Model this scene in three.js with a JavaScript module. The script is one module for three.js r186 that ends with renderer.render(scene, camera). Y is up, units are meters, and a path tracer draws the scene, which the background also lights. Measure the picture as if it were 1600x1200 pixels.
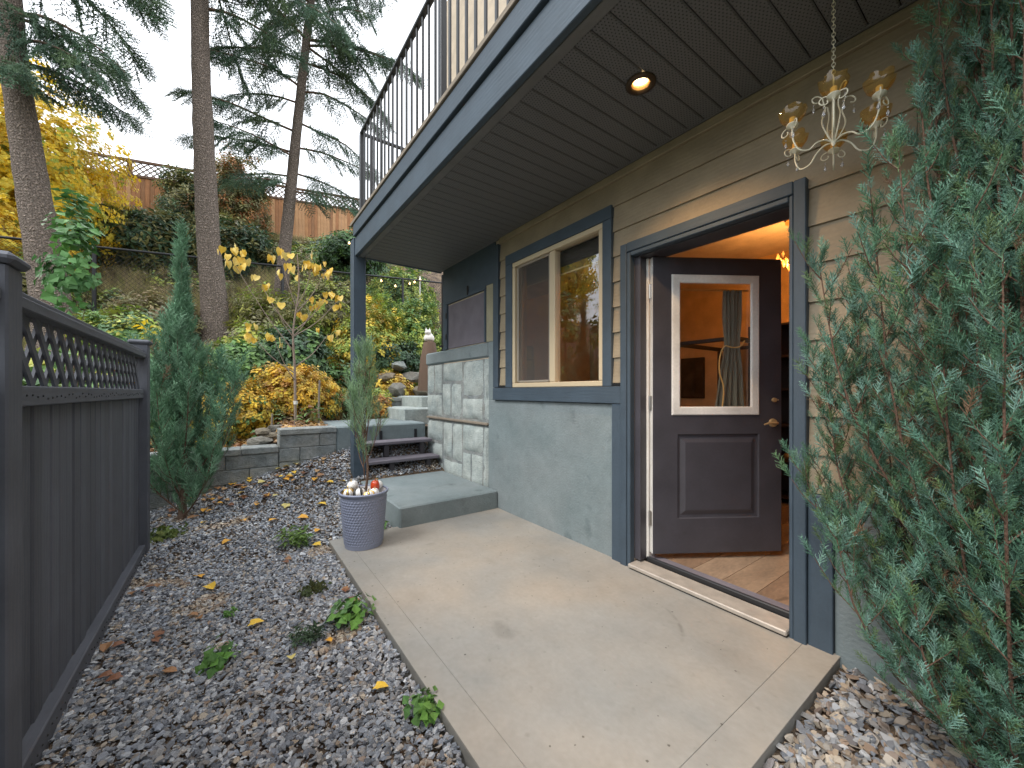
import * as THREE from 'three';
import { mergeGeometries, mergeVertices } from 'three/addons/utils/BufferGeometryUtils.js';
import { ImprovedNoise } from 'three/addons/math/ImprovedNoise.js';
import { ConvexGeometry } from 'three/addons/geometries/ConvexGeometry.js';

// ---------------------------------------------------------------- camera, sky, sun, exposure
const scene = new THREE.Scene();
const camera = new THREE.PerspectiveCamera(89.05, 4 / 3, 0.05, 400);
camera.position.set(0, 1.206, 0);
camera.lookAt(0.5859, 1.206, -0.8104);
camera.setViewOffset(1600, 1200, 0, -12, 1600, 1200);
const renderer = new THREE.WebGLRenderer({ antialias: true });
renderer.toneMapping = THREE.LinearToneMapping;
renderer.toneMappingExposure = 2.4;
renderer.shadowMap.enabled = true;
{ // bright overcast evening sky, a little cool, brighter towards the zenith
  const W = 64, H = 32, d = new Float32Array(W * H * 4);
  for (let j = 0; j < H; j++) for (let i = 0; i < W; i++) {
    const el = ((j + 0.5) / H - 0.5) * Math.PI, s = Math.max(0, Math.sin(el));
    const L = el > 0 ? 0.72 + 0.5 * s : 0.3, k = (j * W + i) * 4;
    d[k] = L * 0.95; d[k + 1] = L * 0.99; d[k + 2] = L * 1.05; d[k + 3] = 1;
  }
  const t = new THREE.DataTexture(d, W, H, THREE.RGBAFormat, THREE.FloatType);
  t.mapping = THREE.EquirectangularReflectionMapping; t.magFilter = THREE.LinearFilter; t.needsUpdate = true;
  scene.background = t; scene.environment = t;
}
const sun = new THREE.DirectionalLight(new THREE.Color(1, 0.97, 0.92), 1.1);
sun.position.set(-10, 12, -3.5); sun.target.position.set(0, 0, -4);
sun.castShadow = true; sun.shadow.radius = 40; sun.shadow.mapSize.set(2048, 2048);
Object.assign(sun.shadow.camera, { left: -18, right: 18, top: 18, bottom: -18, near: 0.5, far: 50 });
scene.add(sun, sun.target);

// ---------------------------------------------------------------- helpers
function rng(a) { return () => { a |= 0; a = a + 0x6D2B79F5 | 0; let t = Math.imul(a ^ a >>> 15, 1 | a); t = t + Math.imul(t ^ t >>> 7, 61 | t) ^ t; return ((t ^ t >>> 14) >>> 0) / 4294967296; }; }
const noise = new ImprovedNoise();
const V = (x, y, z) => new THREE.Vector3(x, y, z);
const lerp = (a, b, t) => a + (b - a) * t, clamp = (x, a = 0, b = 1) => Math.min(b, Math.max(a, x));
const smooth = (a, b, x) => { const t = clamp((x - a) / (b - a)); return t * t * (3 - 2 * t); };
function fbm(x, y, z = 0, o = 4) { let s = 0, a = 0.5; for (let i = 0; i < o; i++) { s += a * noise.noise(x, y, z); x *= 2.03; y *= 2.03; z += 7.1; a *= 0.5; } return s; }
// noise that tiles over [0,1]^2
function tfbm(u, v, f, z, o = 4) {
  const n = (x, y) => fbm(x * f, y * f, z, o), wu = u, wv = v;
  return (n(u, v) * (1 - wu) * (1 - wv) + n(u - 1, v) * wu * (1 - wv) + n(u, v - 1) * (1 - wu) * wv + n(u - 1, v - 1) * wu * wv) / Math.sqrt((1 - wu) ** 2 * (1 - wv) ** 2 + wu * wu * (1 - wv) ** 2 + (1 - wu) ** 2 * wv * wv + wu * wu * wv * wv);
}
function tex(n, m, fn, metresU, metresV, srgb) {
  const d = new Uint8Array(n * m * 4);
  for (let j = 0; j < m; j++) for (let i = 0; i < n; i++) {
    const c = fn((i + 0.5) / n, (j + 0.5) / m), k = (j * n + i) * 4;
    if (typeof c === 'number') d[k] = d[k + 1] = d[k + 2] = clamp(c) * 255; else { d[k] = clamp(c[0]) * 255; d[k + 1] = clamp(c[1]) * 255; d[k + 2] = clamp(c[2]) * 255; }
    d[k + 3] = 255;
  }
  const t = new THREE.DataTexture(d, n, m); t.wrapS = t.wrapT = THREE.RepeatWrapping; t.magFilter = THREE.LinearFilter; t.minFilter = THREE.LinearMipmapLinearFilter; t.generateMipmaps = true;
  t.repeat.set(1 / metresU, 1 / metresV); if (srgb) t.colorSpace = THREE.SRGBColorSpace; t.needsUpdate = true; return t;
}
const std = (o) => new THREE.MeshStandardMaterial(o), phy = (o) => new THREE.MeshPhysicalMaterial(o);
const lin = (r, g, b) => new THREE.Color().setRGB(r, g, b);

const taken = {};
function numbered(n) { const k = taken[n] = (taken[n] ?? -1) + 1; return k ? n + '_' + String(k).padStart(3, '0') : n; }
function thing(name, label, category, group) {
  const o = new THREE.Group(); o.name = numbered(name); o.userData = { label, category }; if (group) o.userData.group = group; scene.add(o); return o;
}
function part(parent, name, geo, m, x = 0, y = 0, z = 0) { const o = new THREE.Mesh(geo, m); o.name = name; o.position.set(x, y, z); parent.add(o); return o; }
function sub(parent, name) { const o = new THREE.Group(); o.name = name; parent.add(o); return o; }
function single(name, label, category, geo, m, group) { const o = part(scene, numbered(name), geo, m); o.userData = { label, category }; if (group) o.userData.group = group; return o; }
function structure(name, geo, m) { const o = part(scene, numbered(name), geo, m); o.userData = { kind: 'structure' }; return o; }
function seat(g, x, y, z) { for (const c of g.children) c.position.sub(V(x, y, z)); g.position.set(x, y, z); return g; }

// polygon soup with box-projected uv in metres
class Soup {
  constructor() { this.p = []; this.u = []; this.n = []; }
  poly(pts, uo = 0, vo = 0, out) {
    const n = V().subVectors(pts[1], pts[0]).cross(V().subVectors(pts[2], pts[0])).normalize();
    if (out && n.dot(out) < 0) { pts = pts.slice().reverse(); n.negate(); }
    const ax = Math.abs(n.x), ay = Math.abs(n.y), az = Math.abs(n.z);
    const uv = (q) => ax >= ay && ax >= az ? [q.z, q.y] : ay >= az ? [q.z, q.x] : [q.x, q.y];
    for (let i = 1; i < pts.length - 1; i++) for (const q of [pts[0], pts[i], pts[i + 1]]) { this.p.push(q.x, q.y, q.z); const t = uv(q); this.u.push(t[0] + uo, t[1] + vo); this.n.push(n.x, n.y, n.z); }
  }
  geo() { const g = new THREE.BufferGeometry(); g.setAttribute('position', new THREE.Float32BufferAttribute(this.p, 3)); g.setAttribute('normal', new THREE.Float32BufferAttribute(this.n, 3)); g.setAttribute('uv', new THREE.Float32BufferAttribute(this.u, 2)); return g; }
}
// chamfered box, 44 triangles, about its own centre; uv in metres offset by (uo, vo)
function cbox(w, h, d, c = 0.003, uo = 0, vo = 0, swap = false) {
  const H = [w / 2, h / 2, d / 2], s = new Soup(); c = Math.min(c, w / 2.2, h / 2.2, d / 2.2);
  const at = (a) => V(a[0], a[1], a[2]);
  for (let a = 0; a < 3; a++) for (const g of [-1, 1]) {
    const b = (a + 1) % 3, e = (a + 2) % 3;
    s.poly([[-1, -1], [1, -1], [1, 1], [-1, 1]].map(([i, j]) => { const q = []; q[a] = g * H[a]; q[b] = i * (H[b] - c); q[e] = j * (H[e] - c); return at(q); }), uo, vo, at([0, 1, 2].map(k => k === a ? g : 0)));
    for (const k of [-1, 1]) {
      const P = (ma, mb, l) => { const q = []; q[a] = g * (H[a] - ma); q[b] = k * (H[b] - mb); q[e] = l * (H[e] - c); return at(q); }, o = []; o[a] = g; o[b] = k; o[e] = 0;
      s.poly([P(0, c, -1), P(c, 0, -1), P(c, 0, 1), P(0, c, 1)], uo, vo, at(o));
    }
  }
  for (const i of [-1, 1]) for (const j of [-1, 1]) for (const k of [-1, 1]) s.poly([V(i * H[0], j * (H[1] - c), k * (H[2] - c)), V(i * (H[0] - c), j * H[1], k * (H[2] - c)), V(i * (H[0] - c), j * (H[1] - c), k * H[2])], uo, vo, V(i, j, k));
  const g = s.geo(); if (swap) { const u = g.attributes.uv; for (let i = 0; i < u.count; i++) u.setXY(i, u.getY(i), u.getX(i)); } return g;
}
let uoff = 0;
// a box given by its limits
function bar(parent, name, m, x0, x1, y0, y1, z0, z1, c = 0.003, swap = false) {
  uoff = (uoff + 0.377) % 7; return part(parent, name, cbox(x1 - x0, y1 - y0, z1 - z0, c, uoff, uoff * 1.7, swap), m, (x0 + x1) / 2, (y0 + y1) / 2, (z0 + z1) / 2);
}
function boxUV(g, uo = 0, vo = 0) {
  g = g.index ? g.toNonIndexed() : g; const p = g.attributes.position, n = g.attributes.normal, u = new Float32Array(p.count * 2);
  for (let i = 0; i < p.count; i++) {
    const ax = Math.abs(n.getX(i)), ay = Math.abs(n.getY(i)), az = Math.abs(n.getZ(i)), x = p.getX(i), y = p.getY(i), z = p.getZ(i);
    const [a, b] = ax >= ay && ax >= az ? [z, y] : ay >= az ? [z, x] : [x, y]; u[2 * i] = a + uo; u[2 * i + 1] = b + vo;
  }
  g.setAttribute('uv', new THREE.BufferAttribute(u, 2)); return g;
}
// tube through points with a radius at each
function tube(pts, rad, seg = 6, bump) {
  const n = pts.length, P = [], N = [], U = [], I = []; let up = V(0.31, 0.2, 0.93), len = 0;
  for (let i = 0; i < n; i++) {
    const t = V().subVectors(pts[Math.min(n - 1, i + 1)], pts[Math.max(0, i - 1)]).normalize();
    const a = V().crossVectors(up, t).normalize(), b = V().crossVectors(t, a); up = b.clone().cross(t).lengthSq() > 0 ? V().crossVectors(t, a) : up;
    if (i) len += pts[i].distanceTo(pts[i - 1]);
    const r = typeof rad === 'number' ? rad : rad[i];
    for (let k = 0; k <= seg; k++) {
      const f = k / seg * Math.PI * 2, d = a.clone().multiplyScalar(Math.cos(f)).addScaledVector(b, Math.sin(f));
      const q = bump ? r + bump(k % seg / seg, len, r) : r; P.push(pts[i].x + d.x * q, pts[i].y + d.y * q, pts[i].z + d.z * q); N.push(d.x, d.y, d.z); U.push(k / seg * Math.PI * 2 * r, len);
    }
  }
  for (let i = 0; i < n - 1; i++) for (let k = 0; k < seg; k++) { const a = i * (seg + 1) + k, b = a + seg + 1; I.push(a, a + 1, b, b, a + 1, b + 1); }
  for (const [i, s] of [[0, 1], [n - 1, -1]]) { const c = P.length / 3; P.push(pts[i].x, pts[i].y, pts[i].z); N.push(0, -s, 0); U.push(0, 0); for (let k = 0; k < seg; k++) { const a = i * (seg + 1) + k; s > 0 ? I.push(c, a + 1, a) : I.push(c, a, a + 1); } }
  const g = new THREE.BufferGeometry(); g.setAttribute('position', new THREE.Float32BufferAttribute(P, 3)); g.setAttribute('normal', new THREE.Float32BufferAttribute(N, 3)); g.setAttribute('uv', new THREE.Float32BufferAttribute(U, 2)); g.setIndex(I); if (bump) g.computeVertexNormals(); return g;
}
const curve = (pts, n) => new THREE.CatmullRomCurve3(pts).getPoints(n);
// rock: faceted hull of random points
function rockGeo(R, sx, sy, sz, n = 12) {
  const pts = []; for (let i = 0; i < n; i++) { const a = R() * 6.283, u = R() * 2 - 1, s = Math.sqrt(1 - u * u), q = 0.8 + 0.25 * R(); pts.push(V(Math.cos(a) * s * sx * q, u * sy * q, Math.sin(a) * s * sz * q)); }
  return boxUV(new ConvexGeometry(pts));
}
// instanced mesh from a list of [matrix, colour]
function instances(parent, name, geo, m, list) {
  const o = new THREE.InstancedMesh(geo, m, list.length); o.name = name; list.forEach(([mx, c], i) => { o.setMatrixAt(i, mx); if (c) o.setColorAt(i, c); });
  o.userData = { kind: 'stuff' }; parent.add(o); return o;
}
const QZ = V(0, 1, 0);
function place(p, dir, roll, s) { // geometry that grows along +y is turned to dir
  const q = new THREE.Quaternion().setFromUnitVectors(QZ, dir.clone().normalize()).multiply(new THREE.Quaternion().setFromAxisAngle(QZ, roll));
  return new THREE.Matrix4().compose(p, q, typeof s === 'number' ? V(s, s, s) : s);
}
const mixc = (pal, R, dv = 0.25) => { const a = pal[Math.floor(R() * pal.length)], b = pal[Math.floor(R() * pal.length)], t = R(), v = 1.22 * (1 + (R() - 0.5) * 2 * dv); return lin(lerp(a[0], b[0], t) * v, lerp(a[1], b[1], t) * v, lerp(a[2], b[2], t) * v); };

// ---------------------------------------------------------------- materials
const T = {};
T.grain = tex(512, 256, (u, v) => { const w = tfbm(u, v, 4, 3, 3) * 0.35; const r = tfbm(u * 1, (v + w * 0.12) % 1, 3, 5, 2); const l = Math.sin((v + w * 0.22 + r * 0.03) * Math.PI * 2 * 14); return 0.5 + 0.3 * l * (0.4 + 0.8 * Math.abs(tfbm(u, v, 5, 9, 2))) + 0.5 * tfbm(u, v, 24, 1, 2); }, 1.6, 0.36);
T.rough = tex(256, 256, (u, v) => 0.5 + 0.9 * tfbm(u, v, 18, 2, 4), 0.25, 0.25);
const speck = (u, v, f, z) => tfbm(u, v, f, z, 2);
function concreteTex(n, warm, cool, amp, m, seed) {
  return tex(n, n, (u, v) => {
    const a = tfbm(u, v, 3, seed, 5), b = tfbm(u, v, 6, seed + 11, 4), c = speck(u, v, 90, seed + 3), e = tfbm(u, v, 26, seed + 5, 3), st = Math.max(0, tfbm(u, v, 9, seed + 21, 4) - 0.26) * 1.1, t = clamp(0.5 + a * 1.7);
    return [0, 1, 2].map(k => lerp(cool[k], warm[k], t) + amp * (b * 0.8 + c * 0.45 + e * 0.45) - st * 0.3);
  }, m, m, true);
}
// patio: trowelled concrete with pits, hairline scratches, a curved scuff and a few smudges where they lie on the slab (uv = z, x in metres)
function patioTex(n, warm, cool, amp, m, seed) {
  const R = rng(15), pits = Array.from({ length: 260 }, () => [R(), R(), 0.0006 + R() * 0.0012]), cell = new Map(); for (const p of pits) { const k = Math.floor(p[0] * 64) * 64 + Math.floor(p[1] * 64); (cell.get(k) ?? cell.set(k, []).get(k)).push(p); }
  return tex(n, n, (u, v) => {
    const a = tfbm(u, v, 3, seed, 5), b = tfbm(u, v, 7, seed + 11, 4), c = speck(u, v, 120, seed + 3), e = tfbm(u, v, 30, seed + 5, 3), t = clamp(0.5 + a * 2), z = u * m - m, x = v * m;
    let d = 0; for (const p of cell.get(Math.floor(u * 64) * 64 + Math.floor(v * 64)) ?? []) if (Math.hypot(u - p[0], v - p[1]) < p[2]) d = 0.2;
    const r = Math.hypot(x - 1.58, z + 1.42) , an = Math.atan2(z + 1.42, x - 1.58); if (an > 0.35 && an < 1.15) d += 0.14 * Math.exp(-(((r - 0.42) / 0.009) ** 2)) * clamp(0.6 + 2 * e) * Math.sin((an - 0.35) / 0.8 * Math.PI);
    for (const [sx, sz, q, k] of [[1.12, -1.62, 0.05, 0.1], [1.28, -2.9, 0.035, 0.09], [1.5, -2.35, 0.04, 0.05], [1.85, -0.85, 0.09, 0.06], [0.9, -2.2, 0.05, 0.04]]) d += 0.6 * k * clamp(1.2 - Math.hypot(x - sx, (z - sz) * 0.6) / q + 1.6 * e);
    const sc = Math.max(0, tfbm(u, (v * 1 + a * 0.02 + 1) % 1, 60, seed + 31, 2) - 0.34) * 0.25;
    return [0, 1, 2].map(k => lerp(cool[k], warm[k], t) + amp * (b * 0.8 + c * 0.5 + e * 0.5) - d - sc);
  }, m, m, true);
}
T.patio = patioTex(1600, [0.585, 0.552, 0.508], [0.525, 0.525, 0.512], 0.06, 2.9, 4);
T.concrete = concreteTex(512, [0.475, 0.51, 0.517], [0.445, 0.493, 0.503], 0.07, 1.9, 8);
T.stone = concreteTex(512, [0.64, 0.665, 0.65], [0.59, 0.63, 0.625], 0.16, 0.9, 13);
T.block = concreteTex(512, [0.55, 0.555, 0.54], [0.48, 0.505, 0.51], 0.2, 0.8, 17);
T.grit = tex(512, 512, (u, v) => 0.5 + 0.6 * tfbm(u, v, 40, 2, 4) + 0.35 * tfbm(u, v, 6, 7, 3), 0.6, 0.6);
function paint(c, o = {}) { // painted wood or fibre cement: faint blotches in the paint, grain in relief
  const t = tex(256, 256, (u, v) => { const q = 1 + 0.16 * tfbm(u, v, 5, c[0] * 90, 4) + 0.07 * speck(u, v, 60, 3) - 0.25 * Math.max(0, tfbm(u, v, 14, 6, 3) - 0.3); return [c[0] * q, c[1] * q, c[2] * q]; }, 0.9, 0.9, true);
  return std({ map: t, roughness: o.rough ?? 0.62, bumpMap: o.bump ?? T.grain, bumpScale: o.scale ?? 0.0012 });
}
const M = {};
M.patio = std({ map: T.patio, roughness: 0.72, bumpMap: T.grit, bumpScale: 0.0009 });
M.concrete = std({ map: T.concrete, roughness: 0.9, bumpMap: T.grit, bumpScale: 0.003 });
M.stone = std({ map: T.stone, roughness: 0.95, bumpMap: T.grit, bumpScale: 0.007 });
M.block = std({ map: T.block, roughness: 0.95, bumpMap: T.grit, bumpScale: 0.008 });
M.siding = paint([0.585, 0.53, 0.44], { scale: 0.0016 });
M.trim = paint([0.245, 0.298, 0.345], { scale: 0.0012 });
M.fascia = M.trim;
M.doorPaint = paint([0.255, 0.25, 0.275], { scale: 0.00025, rough: 0.45 });
M.fence = paint([0.31, 0.32, 0.35], { scale: 0.001, rough: 0.7 });
M.fences = [1, 0.93, 1.06].map(q => paint([0.305 * q, 0.315 * q, 0.345 * q], { scale: 0.0016, rough: 0.68 }));
M.soffit = (() => {
  const f = (u, v) => { const x = (u * 20) % 1 - 0.5, y = (v * 5 + (Math.floor(u * 20) % 2) * 0.5) % 1 - 0.5; return x * x + y * y < 0.035 ? 1 : 0; };
  return std({ map: tex(512, 128, (u, v) => { const q = (f(u, v) ? 0.15 : 0.41) + 0.03 * tfbm(u, v, 6, 2, 3); return [q, q * 1.0, q * 1.01]; }, 0.32, 0.08, true), bumpMap: tex(512, 128, (u, v) => 1 - f(u, v), 0.32, 0.08), bumpScale: 0.002, roughness: 0.6 });
})();
M.soffitPlain = paint([0.42, 0.42, 0.42], { scale: 0.0003 });
M.vinyl = std({ color: lin(0.56, 0.46, 0.31), roughness: 0.42, bumpMap: T.rough, bumpScale: 0.0002 });
M.screenFrame = std({ color: lin(0.30, 0.26, 0.21), roughness: 0.5 });
M.windowGlass = phy({ color: 0xffffff, transmission: 1, roughness: 0.0, ior: 1.85, thickness: 0 });
M.glass = phy({ color: 0xffffff, transmission: 1, roughness: 0.0, ior: 1.52, thickness: 0 });
M.screen = phy({ color: lin(0.4, 0.38, 0.36), transmission: 0.85, roughness: 0.25, thickness: 0, ior: 1.05, specularIntensity: 0.1 });
M.black = std({ color: lin(0.02, 0.021, 0.024), roughness: 0.42, metalness: 0.3 });
M.rail = std({ color: lin(0.045, 0.05, 0.058), roughness: 0.45, metalness: 0.2 });
M.white = paint([0.86, 0.85, 0.83], { scale: 0.0003, rough: 0.5 });
M.brass = std({ color: lin(0.78, 0.5, 0.2), roughness: 0.42, metalness: 0.75 });
M.hardware = std({ color: lin(0.5, 0.34, 0.17), roughness: 0.38, metalness: 0.35 });
M.steel = std({ color: lin(0.55, 0.53, 0.5), roughness: 0.35, metalness: 1 });
M.alu = std({ map: tex(256, 256, (u, v) => { const q = 0.68 + 0.1 * tfbm(u, v, 8, 3, 4) + 0.05 * speck(u, v, 60, 4); return [q, q * 0.95, q * 0.89]; }, 0.5, 0.5, true), roughness: 0.5, metalness: 0.25 });
M.plywood = paint([0.58, 0.56, 0.47], { scale: 0.001 });
M.grayWood = paint([0.42, 0.40, 0.43], { scale: 0.002, rough: 0.8 });
M.weathered = paint([0.50, 0.46, 0.41], { scale: 0.003, rough: 0.9 });
M.gap = std({ color: lin(0.03, 0.03, 0.03), roughness: 0.95 });

// ================================================================ HOUSE
const house = thing('house', 'olive sided house with grey blue trim, balcony overhead and open entry door', 'house');
const XF = 2.255;                                                   // face of the foundation
{ // wall behind the cladding, with its window and door openings
  const w = (y0, y1, z0, z1, x0 = 2.273, x1 = 2.42) => bar(house, 'wall', M.drywall ?? (M.drywall = paint([0.72, 0.66, 0.58], { scale: 0.0002 })), x0, x1, y0, y1, z0, z1, 0.002);
  w(1.12, 3.1, -4.66, -3.09); w(1.12, 1.244, -3.09, -1.95); w(2.46, 3.1, -3.09, -1.95); w(-0.2, 3.1, -1.95, -1.70); w(2.15, 3.1, -1.70, -0.70); w(-0.2, 3.1, -0.70, 2.6);
  w(3.1, 6.2, -4.66, 2.6, 2.25);                                    // storey above the balcony
}
{ // lap siding, board by board
  const S = sub(house, 'siding'), R = rng(5), RT = 2.272;
  const board = (y0, z0, z1) => {
    if (z1 - z0 < 0.02) return; const s = new Soup(), y1 = y0 + 0.184, uo = R() * 9, vo = R() * 9, L = z1 - z0;
    const prof = [[0, 0], [-0.022, 0], [-0.022, 0.004], [-0.008, 0.184], [0, 0.184]], P = (i, z) => V(prof[i][0], prof[i][1], z);
    for (let i = 0; i < 5; i++) { const j = (i + 1) % 5, mx = (prof[i][0] + prof[j][0]) / 2 + 0.006, my = (prof[i][1] + prof[j][1]) / 2 - 0.09; s.poly([P(i, -L / 2), P(j, -L / 2), P(j, L / 2), P(i, L / 2)], uo, vo, Math.abs(prof[i][1] - prof[j][1]) > 0.1 ? V(mx, 0, 0) : V(-0.001, my, 0)); }
    for (const g of [-1, 1]) s.poly([0, 1, 2, 3, 4].map(i => P(i, g * L / 2)), uo, vo, V(0, 0, g));
    part(S, 'siding_board', s.geo(), M.siding, RT, y0, (z0 + z1) / 2);
  };
  for (let k = -3; k <= 7; k++) {
    const y0 = 1.27 + 0.182 * k; let runs = k < 0 ? [[-0.684, 2.5]] : [[-3.33, 2.5]];
    const cut = (a, b) => { runs = runs.flatMap(([p, q]) => b <= p || a >= q ? [[p, q]] : [[p, a], [b, q]].filter(([m, n]) => n > m)); };
    if (k >= 0 && k < 7) cut(-3.16, -1.89);
    if (k >= 0 && k < 5) cut(-1.73, -0.72);
    const seam = [-0.32, 0.55, -0.28, 1.3, -0.52, 0.7, -1.05, -0.43, 0.9][(k + 4) % 9];
    for (const [p, q] of runs) if (seam > p + 0.2 && seam < q - 0.2) { board(y0, p, seam - 0.001); board(y0, seam + 0.001, q); } else board(y0, p, q);
  }
  bar(house, 'frieze_board', M.siding, 2.238, 2.272, 2.725, 2.779, -3.33, 2.5, 0.004);
  bar(house, 'flashing', M.black, 2.243, 2.272, 1.246, 1.266, -1.864, -1.778, 0.002); bar(house, 'flashing', M.black, 2.243, 2.272, 1.246, 1.266, -3.33, -3.203, 0.002);
}
{ // foundation, board-formed stone wall, hatch wall
  bar(house, 'foundation', M.concrete, XF, 2.42, -0.2, 1.119, -3.55, -1.862, 0.006);
  bar(house, 'foundation', M.concrete, XF, 2.42, -0.3, 0.722, -0.586, 2.6, 0.006);
  bar(house, 'foundation', M.concrete, XF + 0.002, 2.272, 1.117, 1.742, -3.552, -3.425, 0.004);
  const W = sub(house, 'stone_wall'), R = rng(31);
  bar(W, 'wall_core', M.block, 2.272, 2.9, -0.2, 1.575, -5.19, -3.551, 0.01);
  bar(house, 'wall_cap', M.concrete, 2.25, 2.9, 1.577, 1.742, -5.205, -3.554, 0.02);
  bar(W, 'ledge', M.weathered, 2.238, 2.28, 0.838, 0.868, -5.15, -3.56, 0.008);
  const stones = [[-5.175, -4.957, 1.571, 1.186], [-4.934, -4.714, 1.571, 1.183], [-4.677, -4.155, 1.57, 1.335], [-4.138, -3.678, 1.572, 1.157], [-3.655, -3.565, 1.568, 0.9], [-5.175, -4.714, 1.167, 0.884], [-4.694, -4.466, 1.312, 0.892], [-4.447, -4.18, 1.308, 0.897], [-4.155, -3.693, 1.13, 0.886],
    [-5.161, -4.694, 0.82, 0.545], [-4.673, -4.428, 0.815, 0.378], [-4.416, -4.166, 0.815, 0.354], [-4.145, -3.678, 0.823, 0.513], [-5.151, -4.706, 0.517, 0.3], [-4.665, -4.166, 0.34, 0.12], [-4.145, -3.955, 0.488, 0.12], [-3.938, -3.693, 0.493, 0.12], [-3.66, -3.565, 0.823, 0.12], [-5.151, -4.69, 0.27, 0.02]];
  for (const [z0, z1, y1, y0] of stones) { // split-face stones: a bumpy grid that drops to the joint at its rim
    const nz = Math.max(4, Math.round((z1 - z0) / 0.05)), ny = Math.max(4, Math.round((y1 - y0) / 0.05)), s = new Soup(), uo = R() * 5, vo = R() * 5, k = R() * 40, g = 0.007, dep = 0.02 + R() * 0.014;
    const P = (i, j) => { const u = i / nz, v = j / ny, rim = Math.min(u, 1 - u) * (z1 - z0), rim2 = Math.min(v, 1 - v) * (y1 - y0), e = clamp((Math.min(rim, rim2) + 0.004) / 0.016); const n = fbm(u * nz * 0.28 + k, v * ny * 0.28, k, 4); const jz = (i && i < nz ? 1 : 0.35) * fbm(i * 0.7 + k, j * 0.9, 3) * 0.02; return V(-e * (dep + n * 0.035) + 0.004, lerp(y0 + g, y1 - g, v) - (y0 + y1) / 2 + (j && j < ny ? 0 : fbm(i * 0.8, k, j) * 0.014), lerp(z0 + g, z1 - g, u) - (z0 + z1) / 2 + jz); };
    for (let i = 0; i < nz; i++) for (let j = 0; j < ny; j++) { const a = P(i, j), b = P(i + 1, j), c = P(i + 1, j + 1), d = P(i, j + 1); s.poly([a, b, c], uo, vo, V(-1, 0, 0)); s.poly([a, c, d], uo, vo, V(-1, 0, 0)); }
    let geo = s.geo(); const uv = geo.attributes.uv; geo.deleteAttribute('normal'); geo = mergeVertices(geo, 1e-4); geo.computeVertexNormals();
    part(W, 'stone', geo, M.stone, 2.274, (y0 + y1) / 2, (z0 + z1) / 2);
  }
  // hatch wall
  bar(house, 'hatch_wall', M.trim, 2.258, 2.273, 2.36, 2.78, -4.66, -3.425, 0.002); bar(house, 'hatch_wall', M.trim, 2.258, 2.273, 1.743, 2.358, -4.66, -4.57, 0.002);
  bar(house, 'plywood_strip', M.plywood, 2.259, 2.273, 1.745, 2.356, -3.6, -3.427, 0.002);
  const H = sub(house, 'access_hatch');
  bar(H, 'hatch_frame', M.trim, 2.246, 2.274, 2.318, 2.357, -4.566, -3.604, 0.003); bar(H, 'hatch_frame', M.trim, 2.246, 2.274, 1.745, 2.316, -4.566, -4.53, 0.003); bar(H, 'hatch_frame', M.trim, 2.246, 2.274, 1.745, 2.316, -3.632, -3.604, 0.003);
  bar(H, 'hatch_door', M.grayWood, 2.262, 2.276, 1.75, 2.3, -4.515, -3.64, 0.004, true);
  for (const y of [1.87, 2.14]) bar(H, 'hinge', M.black, 2.24, 2.25, y, y + 0.07, -4.56, -4.53, 0.002);
  bar(H, 'latch', M.black, 2.235, 2.25, 2.33, 2.44, -4.0, -3.98, 0.003);
}
{ // flat trim boards
  const t = (n, y0, y1, z0, z1, x0 = 2.228) => bar(house, n, M.trim, x0, 2.274, y0, y1, z0, z1, 0.003, z1 - z0 < y1 - y0);
  t('corner_board', 1.248, 2.724, -3.424, -3.332);
  t('band_board', 1.121, 1.244, -3.424, -1.78, 2.226);
  t('skirt_board', -0.01, 1.119, -1.861, -1.778, 2.232); t('skirt_board', -0.01, 0.72, -0.683, -0.588, 2.236);
}
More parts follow.
